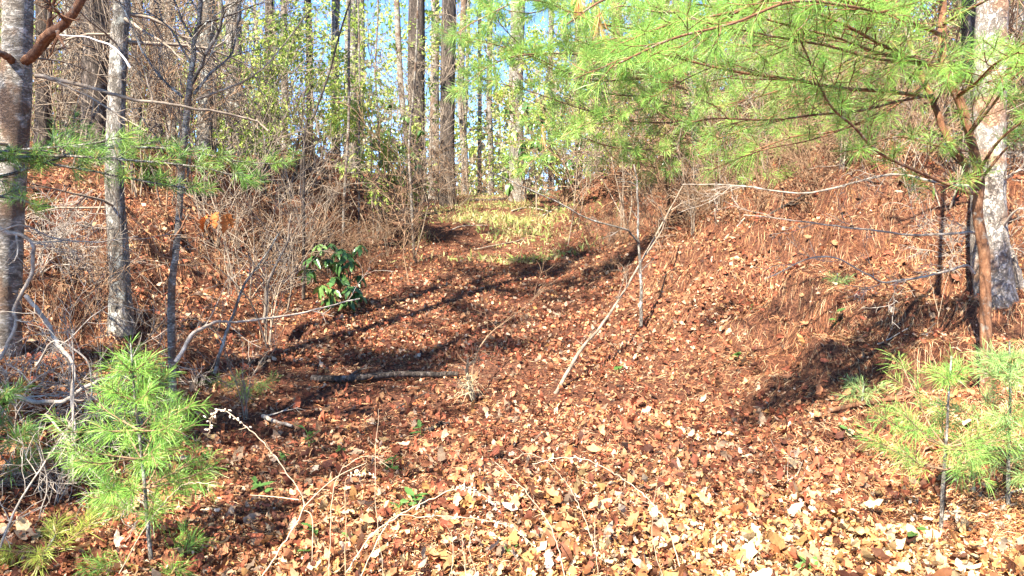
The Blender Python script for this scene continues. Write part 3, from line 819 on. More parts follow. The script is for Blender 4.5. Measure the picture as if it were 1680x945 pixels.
# leafy understory saplings in pale spring leaf
def leafy(px, depth, h, w, n, label, cols=SPRING, leaf=(.095, .055), name='leafy_sapling', group='saplings in spring leaf', stems=1, m='grey_twig', dz=0):
    b = onpx(px, depth, -.05)
    t = thing(name, b, label, 'sapling', group)
    tips = []; g = G()
    P = limb(b, (rng.normal(0, .08), rng.normal(0, .08), 1), h, 8, .06, .03)
    tube(g, P, np.linspace(.006 * depth / 6 + .006, .004, len(P)), 6)
    part(g, 'trunk', M[m], t)
    g = G()
    for _ in range(int(6 + h * 3)):
        i = rng.integers(2, len(P)); a = rng.random() * 6.28
        twiggy(g, P[i], (math.cos(a), math.sin(a), .35), w * rng.uniform(.4, 1.0), .006, 2, 4, .18, .0, 3, 1.0, .5, tips)
    part(g, 'twigs', M[m], t, 'stuff')
    tp = np.array([a for a, _ in tips]); td = np.array([d for _, d in tips])
    idx = rng.integers(0, len(tp), n)
    g = G()
    leaf_cards(g, tp[idx] + rng.normal(0, .07, (n, 3)), td[idx] + rng.normal(0, .7, (n, 3)), leaf[0], leaf[1], cols)
    part(g, 'leaves', M['leaf'], t, 'stuff', shade=False)
LV = [("leafy sapling in pale green leaf above the bare brush of the left bank", 430, 13, 3.2, 1.0, 900),
      ("leafy sapling with thin yellow-green leaves beside the twin-stemmed dark sapling", 490, 15, 3.4, 1.1, 1000),
      ("leafy sapling with pale leaves left of the white saplings", 535, 17, 3.5, 1.1, 700),
      ("low leafy sapling with fresh leaves right of the two white saplings", 612, 14, 2.6, .9, 900),
      ("tall leafy sapling whose leaves fringe the blue sky left of the stout trunks", 640, 19, 4.5, 1.1, 900),
      ("yellow-green leafy sapling between the two stout trunks and the blue gap", 770, 21, 4.6, 1.1, 900),
      ("yellow-green leafy sapling right of the blue gap", 830, 22, 4.2, 1.2, 1300),
      ("pale leafy sapling behind the drooping rhododendron", 880, 18, 4.0, 1.2, 1300),
      ("pale leafy sapling at the right shoulder of the trail", 950, 17, 4.0, 1.2, 1400),
      ("pale leafy sapling under the loose green boughs", 1030, 15, 3.6, 1.2, 1400),
      ("pale leafy sapling left of the broad dark trunk", 1120, 15, 3.4, 1.1, 1200),
      ("leafy sapling in the brush right of the broad dark trunk", 1270, 14, 3.2, 1.1, 1100),
      ("leafy sapling in the brush under the long red bough", 1390, 13, 3.0, 1.0, 900),
      ("leafy sapling behind the dark trunk of the slim pine", 1500, 12, 3.0, 1.0, 900),
      ("leafy sapling in the dim wood behind the broad black trunk", 190, 16, 3.4, 1.1, 700),
      ("leafy sapling behind the slender forked sapling", 310, 17, 3.4, 1.1, 700),
      ("leafy sapling by the left edge beyond the thick pale trunk", 60, 15, 3.0, 1.0, 500)]
for lab, px, dep, h, w, n in LV: leafy(px, dep, h, w, int(n * 1.9), lab)

# the far wood that reads as one mass
g = G(); n = 100000
d = rng.uniform(28, 75, n); x = rng.uniform(-.85, .85, n) * d
px_ = x / d * FPX + 840
zt = np.interp(px_, [0, 430, 480, 560, 600, 660, 700, 740, 840, 900, 1680], [13, 12, 6, 5, 9, 5, 5, 5, 9, 12, 14]) * d / 45
z = H(x, d) + rng.random(n) ** 1.15 * zt
k = vnoise(x, z * 2 + d * .3, .45, 30) + rng.random(n) * .6 > .12
leaf_cards(g, np.stack([x, d, z], -1)[k], rng.normal(0, 1, (int(k.sum()), 3)), .36, .24, SPRING + [(.3, .27, .18), (.4, .36, .26), (.34, .27, .2)])
o = g.build('far_forest', M['leaf'], shade=False)
o["kind"] = "stuff"; o["label"] = "distant pale green wood beyond the trail"; o["category"] = "forest"

# ------------------------------------------------------------------ bare brush on the banks
def shrub_proto(n, h, kids, wob, lift, m, r=.006, lean=.55, level=2):
    out = []
    for _ in range(n):
        g = G(); a = rng.random() * 6.28
        twiggy(g, (math.cos(a) * .05, math.sin(a) * .05, -.05), (math.cos(a) * lean * rng.random(), math.sin(a) * lean * rng.random(), 1), h * rng.uniform(.6, 1.15), r * rng.uniform(.7, 1.3), level, kids, wob, lift, 4, .7, .55)
        out.append(g.mesh('stem', m))
    return out
RMIN[0] = .0032
SH = {'grey': [shrub_proto(5, 1.5, 5, .15, .02, M['grey_twig'], .01) for _ in range(3)],
      'brown': [shrub_proto(7, 1.1, 7, .22, -.04, M['twig'], .007, .9) for _ in range(3)],
      'pale': [shrub_proto(7, 1.0, 8, .3, -.12, M['dead'], .007, 1.0) for _ in range(3)]}
RMIN[0] = .0018
def shrub(kind, px, depth, s, label, group=None, name='bare_shrub', x=None):
    b = onpx(px, depth) if x is None else on(x, depth)
    t = thing(name, b, label, 'shrub', group)
    t.rotation_euler = (0, 0, rng.random() * 6.28); t.scale = (s, s, s * rng.uniform(.85, 1.15))
    for me in SH[kind][int(rng.integers(0, 3))]:
        o = bpy.data.objects.new('stem', me); COL.objects.link(o); o.parent = t
for px, dep, s, kind, lab in ((400, 8.6, 1.0, 'grey', "grey leafless shrub on the left bank right of the orange withered leaves"),
                              (432, 7.6, 1.05, 'grey', "tallest grey leafless shrub before the rhododendron, left of the trail"),
                              (462, 8.8, 1.0, 'grey', "grey leafless shrub close behind the tallest one"),
                              (505, 10.5, 1.0, 'grey', "grey leafless shrub above the small rhododendron"),
                              (545, 11.5, .9, 'brown', "brown leafless shrub among the white saplings on the bank"),
                              (600, 12, .9, 'brown', "brown leafless shrub right of the white saplings"),
                              (640, 12.5, .9, 'brown', "brown leafless shrub left of the thin sapling before the stout trunks"),
                              (350, 9.5, 1.0, 'grey', "grey leafless shrub behind the orange withered leaves"),
                              (120, 7.2, .8, 'brown', "brown leafless shrub at the hollow between the two left trunks"),
                              (60, 6.6, .8, 'pale', "pale leafless shrub beside the foot of the thick pale trunk"),
                              (230, 9, 1.0, 'grey', "grey leafless shrub on the bank behind the straight grey trunk"),
                              (300, 10.5, 1.1, 'grey', "grey leafless shrub on the bank top behind the forked sapling"),
                              (700, 14.5, .8, 'brown', "brown leafless shrub below the stout dark trunks"),
                              (985, 12, .8, 'brown', "brown leafless shrub where the right bank meets the grass"),
                              (1010, 10, .6, 'brown', "low brown leafless shrub left of the upright stick on the trail"),
                              (30, 4.6, .9, 'pale', "pale tangled shrub at the left edge below the thick pale trunk"),
                              (120, 4.9, .75, 'pale', "pale tangled shrub between the left edge and the green seedling"),
                              (60, 4.0, .6, 'pale', "low pale tangled shrub nearest the lower left corner"),
                              (170, 5.4, .6, 'grey', "low grey shrub at the foot of the straight grey trunk"),
                              (395, 5.6, .55, 'grey', "low grey shrub over the dark hole right of the slender sapling")):
    shrub(kind, px, dep, s, lab)
for k in range(42):
    px = 1035 + k * 15 + rng.normal(0, 12); dep = np.interp(px, [1000, 1250, 1680], [13.5, 10.5, 8.6]) + rng.uniform(-1.2, 2.2)
    shrub('brown' if k % 4 else 'grey', px, dep, rng.uniform(1.2, 1.9), "brown leafless brush in the thicket along the right bank top", 'thicket along the right bank top')
for k in range(26):
    px = -20 + k * 27 + rng.normal(0, 14); dep = np.interp(px, [0, 300, 700], [9.5, 12, 16]) + rng.uniform(-.8, 3)
    shrub('grey' if k % 3 else 'brown', px, dep, rng.uniform(1.1, 1.7), "grey leafless brush in the thicket along the left bank top", 'thicket along the left bank top')
for k in range(16):
    px = 640 + k * 25 + rng.normal(0, 12)
    shrub('grey' if k % 2 else 'brown', px, rng.uniform(18, 25), rng.uniform(.9, 1.4), "leafless brush growing across the head of the trail", 'brush across the trail head')

for px, dep, s, kind, lab in ((1235, 8.6, .7, 'brown', "low brown brush on the sunny right bank above the pale broken stick"),
                              (1330, 8.0, .7, 'brown', "low brown brush at the crest of the sunny right bank"),
                              (1420, 7.4, .7, 'brown', "low brown brush on the crest behind the long red bough"),
                              (1490, 7.0, .65, 'grey', "low grey brush left of the short dark trunk"),
                              (1130, 9.4, .8, 'brown', "brown brush where the slanting pole ends"),
                              (1085, 9.6, .75, 'brown', "brown brush behind the upright stick"),
                              (1180, 9.2, .8, 'grey', "grey brush right of the slanting pole's tip"),
                              (1570, 6.2, .5, 'pale', "pale dry brush at the foot of the pale right trunk")):
    shrub(kind, px, dep, s, lab)
for k in range(7):
    px = rng.uniform(310, 640); dep = np.interp(px, [310, 640], [7.6, 11.5]) + rng.uniform(-.6, 1.6)
    shrub('grey' if k % 3 else 'brown', px, dep, rng.uniform(.6, 1.05), "thin leafless stems scattered over the slope of the left bank", 'leafless stems on the left bank slope')
for k in range(7):
    px = rng.uniform(1010, 1180); dep = rng.uniform(9.5, 13)
    shrub('brown', px, dep, rng.uniform(.4, .7), "low leafless stems along the foot of the right bank", 'leafless stems at the right bank foot')
for k in range(16):
    px = 1130 + k * 28 + rng.normal(0, 10); dep = np.interp(px, [1130, 1560], [9.4, 6.9]) + rng.uniform(-.5, .9)
    shrub('brown' if k % 3 else 'grey', px, dep, rng.uniform(.55, .95), "leafless twiggy brush hanging over the upper slope of the right bank", 'twiggy brush on the right bank slope')
for px, dep, s, kind, lab in ((95, 6.0, .7, 'brown', "brown brush in the hollow right of the thick pale trunk"),
                              (150, 6.9, .75, 'pale', "pale brush just left of the straight grey trunk"),
                              (245, 6.6, .65, 'brown', "brown brush between the straight grey trunk and the slender sapling"),
                              (320, 6.4, .7, 'pale', "pale brush on the bank right of the slender sapling")):
    shrub(kind, px, dep, s, lab)
RMIN[0] = .004
WH = [shrub_proto(1, 3.6, 12, .1, .02, M['grey_twig'], .013, .15)[0] for _ in range(4)] + [shrub_proto(1, 3.2, 12, .14, .0, M['twig'], .012, .3)[0] for _ in range(3)]
RMIN[0] = .0018
for k in range(54):
    px = rng.uniform(-20, 700) if k < 28 else rng.uniform(900, 1560)
    dep = rng.uniform(10, 20) if px > 400 else rng.uniform(8.5, 16)
    lab, grp = ("thin bare sapling in the wood above the left bank", 'bare saplings above the left bank') if px < 800 else ("thin bare sapling in the wood above the right bank", 'bare saplings above the right bank')
    t = thing('bare_sapling', onpx(px, dep), lab, 'sapling', grp)
    t.rotation_euler = (rng.normal(0, .12), rng.normal(0, .12), rng.random() * 6.28); t.scale = (1, 1, rng.uniform(.7, 1.2))
    o = bpy.data.objects.new('stem', WH[int(rng.integers(0, 7))]); COL.objects.link(o); o.parent = t

# ------------------------------------------------------------------ fallen wood
def stick(name, label, pts, r0, r1, m, cat='branch', twigs=0, tl=.3, group=None, kid='stem', extra=()):
    P0 = at(*pts[0])
    t = thing(name, P0, label, cat, group)
    px_limb(t, kid, pts, r0, r1, m, twigs, tl)
    for e in extra: px_limb(t, 'side_branch', e[0], e[1], e[1] * .45, m, e[2], .25)
    return t
def lay(pts, dz=.03):
    """pixels on the ground -> (px, py, depth) lying on it"""
    out = []
    for px, py in pts:
        p = gp(px, py); out.append((px, py - dz * FPX / p[1], p[1]))
    return out
stick('leaning_pole', "pale bare pole slanting up the right side of the trail", [(908, 652, 6.1), (923, 628, 6.2), (960, 572, 6.6), (993, 528, 7.0), (1027, 475, 7.5), (1060, 418, 8.0), (1090, 365, 8.5), (1120, 305, 9.0)], .018, .008, M['grey_twig'], 'pole', 8,
      extra=[([(1060, 418, 8.0), (1085, 380, 8.0), (1095, 350, 8.0)], .008, 5), ([(1090, 365, 8.5), (1080, 340, 8.4), (1060, 322, 8.3)], .007, 6), ([(1100, 345, 8.7), (1125, 330, 8.7), (1150, 325, 8.6)], .006, 6)])
stick('upright_stick', "thin upright grey sapling with one arching side branch, crossed by the slanting pole", [(1052, 535, 7.8), (1052, 448, 7.8), (1048, 382, 7.8), (1047, 315, 7.8), (1040, 270, 7.8)], .019, .007, M['gray'], 'sapling', 5,
      extra=[([(1048, 397, 7.8), (1036, 383, 7.7), (1023, 375, 7.6), (960, 358, 7.5), (910, 332, 7.4), (870, 312, 7.3), (800, 280, 7.2)], .012, 5)])
stick('fallen_log', "dark rotting log lying across the trail", lay([(512, 628), (580, 630), (640, 626), (700, 624), (752, 622)], .045), .032, .022, M['dark'], 'log', 3)
stick('brush_branch', "dead branch with fine twigs standing in mid trail", [(776, 655, 6.0), (777, 600, 6.2), (800, 552, 6.6), (847, 515, 7.1), (890, 478, 7.6)], .009, .003, M['twig'], 'branch', 20, .4)
stick('dead_sprout', "short dead sprout ringed with dry grass in mid trail", [(773, 658, 5.95), (771, 640, 6.0), (766, 612, 6.0), (768, 588, 6.0)], .026, .008, M['dark'], 'sprout', 10, .2)
sp = bpy.data.objects['dead_sprout']; g = G()
needles(g, [at(768, 615, 5.97), at(764, 630, 5.95), at(775, 628, 5.96)], [np.array([0, 0, 1.])] * 3, 46, .2, .004, (.42, .32, .18), (.6, .5, .32), droop=.9)
part(g, 'dry_tuft', M['straw'], sp, 'stuff', shade=False)
stick('pale_branch', "long pale branch arching low behind the green seedling", [(288, 594, 4.8), (317, 552, 4.9), (345, 535, 5.0), (370, 525, 5.1), (400, 527, 5.2), (477, 517, 5.4), (533, 505, 5.6), (590, 490, 5.8)], .014, .005, M['dead'], 'branch', 5, .4)
stick('bare_whip', "bare forked stem rising right of the slender sapling", [(352, 612, 5.4), (365, 570, 5.4), (380, 520, 5.4), (398, 470, 5.4), (430, 425, 5.5), (460, 380, 5.6)], .014, .005, M['gray'], 'stem', 6, .4)
stick('bare_whip', "bare stem standing left of the rhododendron, top spread in twigs", [(432, 530, 7.0), (438, 490, 7.0), (446, 455, 7.0), (470, 400, 7.0), (478, 350, 7.0)], .02, .006, M['grey_twig'], 'stem', 10, .5)
stick('bleached_branch', "bleached branch lying low at the left edge under green sprays", [(-10, 640, 4.2), (20, 652, 4.2), (50, 664, 4.2), (100, 660, 4.2), (125, 645, 4.2), (155, 628, 4.2), (200, 615, 4.25)], .016, .009, M['dead'], 'branch', 6, .35)
stick('hooked_branch', "bleached hooked branch over the foot of the thick pale trunk", [(-8, 368, 4.4), (17, 382, 4.4), (40, 388, 4.4), (51, 405, 4.4), (47, 448, 4.4), (30, 485, 4.4), (20, 510, 4.4), (22, 535, 4.4), (0, 590, 4.4)], .012, .01, M['dead'], 'branch', 4, .3)
stick('bent_branch', "bleached bent branch running down to the lower left tangle", [(42, 484, 4.3), (73, 522, 4.3), (85, 545, 4.3), (95, 570, 4.25), (117, 597, 4.2), (120, 640, 4.1), (122, 720, 4.0), (116, 760, 3.95)], .013, .007, M['dead'], 'branch', 5, .35)
for k, (lab, pts) in enumerate((("thin arching grey vine at the far left, highest of the tangle", [(-5, 380, 4.3), (40, 372, 4.3), (90, 392, 4.4), (160, 398, 4.5), (225, 388, 4.7)]),
                                ("thin looping grey vine in the lower left tangle", [(60, 600, 4.1), (90, 560, 4.1), (140, 590, 4.1), (150, 640, 4.1), (130, 700, 4.05), (60, 770, 4.0)]),
                                ("straight grey stem falling from the tangle towards the seedling", [(75, 680, 4.0), (110, 720, 3.95), (150, 770, 3.9), (190, 815, 3.85)]),
                                ("second grey stem falling through the lower left tangle", [(40, 690, 3.95), (62, 735, 3.9), (75, 800, 3.8), (64, 850, 3.7)]),
                                ("thin rod standing in the lower left tangle", [(120, 790, 3.9), (119, 700, 3.95), (120, 600, 4.0), (118, 540, 4.05)]),
                                ("thin pale stems slanting at the lower left corner", [(0, 900, 3.4), (35, 820, 3.5), (75, 760, 3.6), (120, 690, 3.7)]))):
    stick('vine', lab, pts, .006, .003, M['dead'], 'vine', 6, .3)
for lab, pts, r, m in (("long straight fallen branch lying on the left bank edge", [(330, 285), (400, 292), (480, 305), (560, 318), (620, 345), (680, 372)], .016, 'grey_twig'),
                       ("pale broken stick on the sunny right bank", [(1168, 428), (1190, 395), (1222, 362)], .016, 'dead'),
                       ("dark fallen stick at the top of the sunny right bank", [(1230, 375), (1290, 340), (1330, 318)], .018, 'dark'),
                       ("white fallen branch in the grass at the trail head", [(740, 380), (760, 373), (800, 372)], .014, 'dead'),
                       ("grey fallen branch in the grass below the trail head", [(780, 412), (830, 402), (860, 395)], .016, 'grey_twig'),
                       ("short grey stick in the grass right of the trail head", [(840, 348), (870, 342), (905, 350)], .02, 'dead'),
                       ("dark fallen trunk closing the head of the trail", [(770, 331), (820, 329), (858, 322)], .06, 'dark'),
                       ("short dark broken stick in the leaves in front of the log", [(705, 712), (720, 704), (736, 700)], .018, 'dark'),
                       ("thin dark stick in the leaves left of the dead sprout", [(650, 675), (680, 660), (705, 646)], .008, 'dark'),
                       ("pale rotten stick in the leaves by the arching stalk", [(430, 690), (455, 700), (480, 706)], .018, 'dead'),
                       ("thin pale stick in the needles of the right bank", [(1440, 570), (1460, 562), (1490, 545)], .006, 'dead'),
                       ("brown root showing through needles near the right seedling", [(1360, 680), (1420, 668), (1500, 655)], .02, 'brown'),
                       ("forked pale stick at the lower right edge", [(1622, 836), (1650, 820), (1690, 808)], .008, 'dead'),
                       ("thin curved twig on the leaves right of centre", [(1290, 800), (1310, 785), (1318, 760)], .005, 'dead')):
    stick('fallen_branch', lab, lay(pts), r, r * .6, M[m], 'branch', 2 if r < .02 else 0, .3)

# ------------------------------------------------------------------ pine seedlings and low boughs
def seedling(name, label, base, h, whorls, c, lean=(0, 0), n=48, L=.105, w=.0032, r=.011):
    t = thing(name, base, label, 'seedling')
    P = limb(base - np.array([0, 0, .03]), (lean[0], lean[1], 1), h, 8, .03, .02)
    g = G(); tube(g, P, np.linspace(r, .004, len(P)), 8); part(g, 'stem', M['gray'], t)
    tf = [(P[-1], np.array([0, 0, 1.]))]
    for f, ln, k in whorls:
        q = P[min(int(f * 8), 8)]
        a0 = rng.random() * 6.28
        for j in range(k):
            a = a0 + j * 6.283 / k + rng.normal(0, .2)
            B = limb(q, (math.cos(a), math.sin(a), rng.uniform(.1, .5)), ln * rng.uniform(.7, 1.1), 5, .08, .06)
            g = G(); tube(g, B, np.linspace(.005, .002, len(B)), 5)
            tf.append((B[-1], unit(B[-1] - B[-2])))
            for i in (2, 3, 4):
                for _ in range(2 if ln > .2 else 1):
                    d = side_dir(unit(B[i] - B[i - 1]), .8, .1)
                    e = B[i] + d * ln * rng.uniform(.12, .35)
                    tube(g, np.array([B[i], e]), [.002, .0015], 3)
                    tf.append((e, d))
            part(g, 'branch', M['twig'], t)
    needle_part(t, tf, n, L, w, c, droop=.2, back=.1)
seedling('pine_seedling', "bushy bright yellow-green pine seedling at the lower left", gp(250, 930), 1.12, [(.12, .3, 5), (.25, .34, 5), (.4, .42, 7), (.52, .38, 7), (.65, .34, 6), (.8, .22, 5), (.93, .12, 5)], YG, n=44, w=.0026)
seedling('pine_seedling', "open green pine seedling with bare stem at the lower right", gp(1543, 872), .95, [(.42, .46, 6), (.5, .5, 5), (.62, .36, 5), (.95, .14, 5)], [(.14, .36, .07), (.4, .6, .13)], n=44, w=.0026)
seedling('pine_seedling', "blue-green pine seedling at the right edge below the pale trunk", gp(1655, 835), .9, [(.3, .3, 5), (.55, .34, 6), (.75, .26, 5), (.95, .12, 4)], BG_)
seedling('pine_seedling', "low yellow-green pine spray in the lower left corner", gp(60, 925), .2, [(.5, .28, 4)], [(.34, .42, .06), (.46, .52, .1)], lean=(.5, 0))
seedling('pine_seedling', "green pine seedling at the left edge amid the pale tangle", gp(-10, 830), .7, [(.35, .3, 5), (.6, .28, 5), (.9, .15, 4)], DG)
seedling('pine_seedling', "small dim pine seedling right of the bushy one, in shade", gp(400, 660), .22, [(.5, .3, 5)], DG, n=30)
seedling('pine_seedling', "small pale pine tuft on the right bank near the dead branches", gp(1372, 470), .15, [(.6, .12, 4)], BG_, n=26)
seedling('pine_seedling', "low pine tuft left of the right seedling, close to the needles", gp(1415, 665), .2, [(.6, .2, 5)], BG_, n=32)
t, P, R = tree('low_pine', "low pine whose dark green boughs sweep in from the left edge", [(-120, 640), (-118, 420), (-110, 200), (-100, 60)], 4.2, .04, M['gray'], .6, 10, dead=0)
tf = []
for pts in ([(-112, 300, 4.2), (-20, 268, 4.25), (80, 256, 4.3), (200, 262, 4.4), (330, 275, 4.5), (420, 300, 4.6)],
            [(-112, 330, 4.2), (-40, 322, 4.2), (20, 325, 4.2), (70, 340, 4.2)],
            [(-110, 240, 4.2), (-30, 250, 4.2), (40, 245, 4.2), (130, 238, 4.3), (210, 225, 4.35)],
            [(-112, 280, 4.2), (0, 262, 4.3), (120, 275, 4.4), (250, 300, 4.5), (340, 312, 4.6)],
            [(-112, 310, 4.2), (20, 285, 4.4), (150, 245, 4.6), (290, 245, 4.8), (390, 265, 5.0), (470, 270, 5.1)]):
    bough(t, pts, .011, .26, .1, tf, M['gray'], tilt=.22)
needle_part(t, tf, 46, .105, .003, [(.1, .25, .05), (.3, .46, .08)])

# ------------------------------------------------------------------ broadleaf evergreens, weeds, withered leaves
def leaf_mesh(seed, rows, curl, fold, asp, col, m, lobes=False):
    TV, TQ = blade(rows, lobes, seed, curl, fold, asp, .1)
    g = G(); g.add(TV + np.array([.5, 0, 0]), quads=TQ, col=col)
    return g.mesh('leaf', m, None, True)
RH = [leaf_mesh(200 + k, 8, rng.uniform(-.9, -.2), rng.uniform(.1, .4), .3, np.array((.06, .13, .035)) * rng.uniform(.6, 1.6), M['glossy']) for k in range(8)]
RHL = [leaf_mesh(220 + k, 8, rng.uniform(-.9, -.2), rng.uniform(.1, .4), .3, np.array((.13, .22, .06)) * rng.uniform(.7, 1.5), M['glossy']) for k in range(6)]
WEED = [leaf_mesh(240 + k, 7, rng.uniform(-.9, .1), rng.uniform(.1, .4), rng.uniform(.35, .55), np.array((.12, .24, .06)) * rng.uniform(.6, 1.3), M['leaf']) for k in range(6)]
OAK = [leaf_mesh(260 + k, 13, rng.uniform(-1.2, -.3), rng.uniform(.2, .8), .5, np.array((.5, .17, .045)) * rng.uniform(.8, 1.15), M['litter'], True) for k in range(4)]
def put_leaf(tree, me, p, d, size, label=None, stem=None):
    o = bpy.data.objects.new('leaf', me); COL.objects.link(o); o.parent = stem or tree
    o.location = Vector(np.asarray(p) - ORIGIN[tree.name])
    z = Vector(unit(d)); q = z.to_track_quat('X', 'Z')
    o.rotation_mode = 'QUATERNION'
    from mathutils import Quaternion
    o.rotation_quaternion = q @ Quaternion((1, 0, 0), rng.normal(0, .5))
    o.scale = (size,) * 3
    if label: o["label"] = label
def whorl(t, c, k, size, pool, droop, stem=None):
    a0 = rng.random() * 6.28
    for j in range(k):
        a = a0 + j * 6.28 / k + rng.normal(0, .2)
        put_leaf(t, pool[int(rng.integers(0, len(pool)))], c, (math.cos(a), math.sin(a), droop + rng.normal(0, .25)), size * rng.uniform(.7, 1.15), stem=stem)
def rhodo(name, label, base, whorls, size, r=.01, pool=None, droop=-.7, k=7):
    t = thing(name, base, label, 'shrub')
    for w in whorls:
        c = at(*w[:3])
        g = G()
        hub = base + np.array([rng.normal(0, .05), 0, max(.1, (c[2] - base[2]) * .35)])
        P = catmull([base + np.array([rng.normal(0, .04), 0, -.04]), hub, hub * .4 + c * .6 + np.array([0, 0, .1 * (c[2] - base[2])]), c], 5)
        tube(g, P, np.linspace(r, r * .45, len(P)), 5); st = part(g, 'stem', M['twig'], t)
        whorl(t, c, k, size, w[3] if len(w) > 3 else (pool or RH), droop, st)
rhodo('rhododendron', "small dark green rhododendron at the left side of the trail", gp(566, 505), [(506, 440, 9.0), (522, 402, 9.1, RHL), (543, 400, 9.2), (560, 408, 9.0), (592, 402, 9.3), (528, 468, 8.9, RHL), (546, 474, 8.9, RHL), (577, 430, 9.1), (588, 452, 9.2), (572, 492, 9.0), (560, 450, 9.1), (535, 425, 9.2), (575, 470, 9.0), (555, 430, 9.1), (548, 455, 9.0), (585, 480, 9.1), (515, 420, 9.1), (570, 415, 9.2), (540, 490, 8.9)], .2, k=8)
b = onpx(640, 14.5)
rhodo('rhododendron', "leafy rhododendron left of the stout dark trunks on the bank top", b, [(612, 232, 14.5, RHL), (625, 262, 14.5, RHL), (640, 210, 14.6), (655, 240, 14.4), (668, 280, 14.5), (690, 300, 14.3), (690, 215, 14.5), (676, 250, 14.6, RHL), (605, 290, 14.5, RHL), (634, 300, 14.4, RHL), (645, 170, 14.7), (662, 190, 14.5, RHL), (685, 270, 14.4)], .2)
b = onpx(925, 17.5)
rhodo('rhododendron', "tall rhododendron with drooping leaves over the right side of the trail head", b, [(838, 172, 16.5, RHL), (862, 168, 16.5), (880, 230, 16.5), (858, 236, 16.5), (912, 210, 16.5, RHL), (925, 175, 16.5), (845, 215, 16.5, RHL), (900, 250, 16.5), (935, 262, 16.5), (870, 200, 16.5, RHL), (955, 230, 16.5), (835, 300, 16.8, RHL), (860, 250, 16.5), (885, 190, 16.6), (890, 165, 16.4, RHL)], .3, droop=-1.1, k=8)
b = onpx(1100, 12.5)
rhodo('rhododendron', "small rhododendron with a few drooping leaves on the right bank top", b, [(1095, 262, 12.3), (1110, 275, 12.3)], .22, droop=-1.0)
# withered oak leaves on the slender sapling
sap = [o for o in COL.objects if o.name == 'slender_sapling'][0]
px_limb(sap, 'twig', [(311, 350, 4.85), (330, 362, 4.8), (345, 352, 4.78), (368, 350, 4.75)], .004, .002, M['brown'])
for px, py, dx in ((335, 356, -.35), (347, 350, .1), (358, 348, -.1), (372, 350, .35), (342, 352, -.6), (366, 352, .1)):
    put_leaf(sap, OAK[int(rng.integers(0, 4))], at(px, py, 4.78), (dx, rng.normal(0, .3), -1), rng.uniform(.1, .135), "withered orange leaf")
# dead needle clumps hanging in the slim pine
pine = [o for o in COL.objects if o.name == 'slim_pine'][0]
for px, py, dep, n in ((950, 12, 3.7, 50), (983, 42, 3.7, 60), (1250, 8, 3.9, 60), (1395, 318, 4.4, 40), (1352, 165, 4.1, 30), (890, 222, 6.0, 40)):
    p = at(px, py, dep); g = G()
    tube(g, np.array([p + np.array([0, 0, .06]), p]), [.003, .002], 4, col=(.4, .2, .08))
    needles(g, [p], [np.array([0, 0, -1.])], n, .11, .0035, *DEADN, spread=(5, 40))
    part(g, 'dead_needles', M['straw'], pine, 'stuff', shade=False, label="clump of dead orange needles")
# weeds
for px, py, h, k, lab in ((508, 735, .14, 6, "green weed with broad leaves in shade right of the arching stalk"),
                          (440, 812, .16, 6, "tall narrow green weed behind the arching stalk"),
                          (470, 757, .06, 5, "tiny pale green weed under the arching stalk"),
                          (556, 745, .07, 4, "small green weed between the stalks, left of centre"),
                          (640, 775, .1, 8, "bright green leafy weed left of the bottom middle"),
                          (690, 835, .1, 6, "dark green weed behind the seed-tipped stalks"),
                          (655, 838, .07, 5, "second dark green weed beside the seed-tipped stalks"),
                          (690, 715, .07, 5, "small weed in leaves behind the dark broken stick"),
                          (478, 920, .06, 6, "green weed near the bottom edge left of centre"),
                          (520, 885, .08, 5, "round-leaved green weed at the meeting of the pale stalks"),
                          (590, 895, .06, 4, "small round green weed at the foot of the long stalk"),
                          (1500, 900, .12, 5, "curled green weed below the right seedling"),
                          (1335, 940, .1, 7, "bright grassy weed at the bottom edge right of centre"),
                          (1385, 712, .1, 4, "pale weed left of the right seedling"),
                          (1366, 535, .16, 6, "yellowish green weed on the sunny right bank"),
                          (1208, 592, .1, 6, "small green weed over a dark hole on the right bank"),
                          (1015, 612, .08, 7, "flat green weed right of the slanting pole's foot"),
                          (1235, 505, .06, 4, "tiny green weed on the right bank needles"),
                          (835, 910, .06, 3, "single green sprig at the bottom middle"),
                          (642, 372, .25, 6, "green sprig on the left bank below the white saplings")):
    b = gp(px, py)
    t = thing('weed', b, lab, 'plant', 'green weeds in the leaves')
    P = limb(b - np.array([0, 0, .01]), (rng.normal(0, .2), rng.normal(0, .2), 1), h, 4, .12)
    g = G(); tube(g, P, np.linspace(.003, .0015, len(P)), 4, col=(.12, .25, .05)); st = part(g, 'stem', M['stalk'], t)
    for j in range(k):
        a = rng.random() * 6.28
        put_leaf(t, WEED[int(rng.integers(0, 6))], P[rng.integers(1, 5)], (math.cos(a), math.sin(a), rng.uniform(-.1, .7)), rng.uniform(.05, .09) * (1 + h), stem=st)

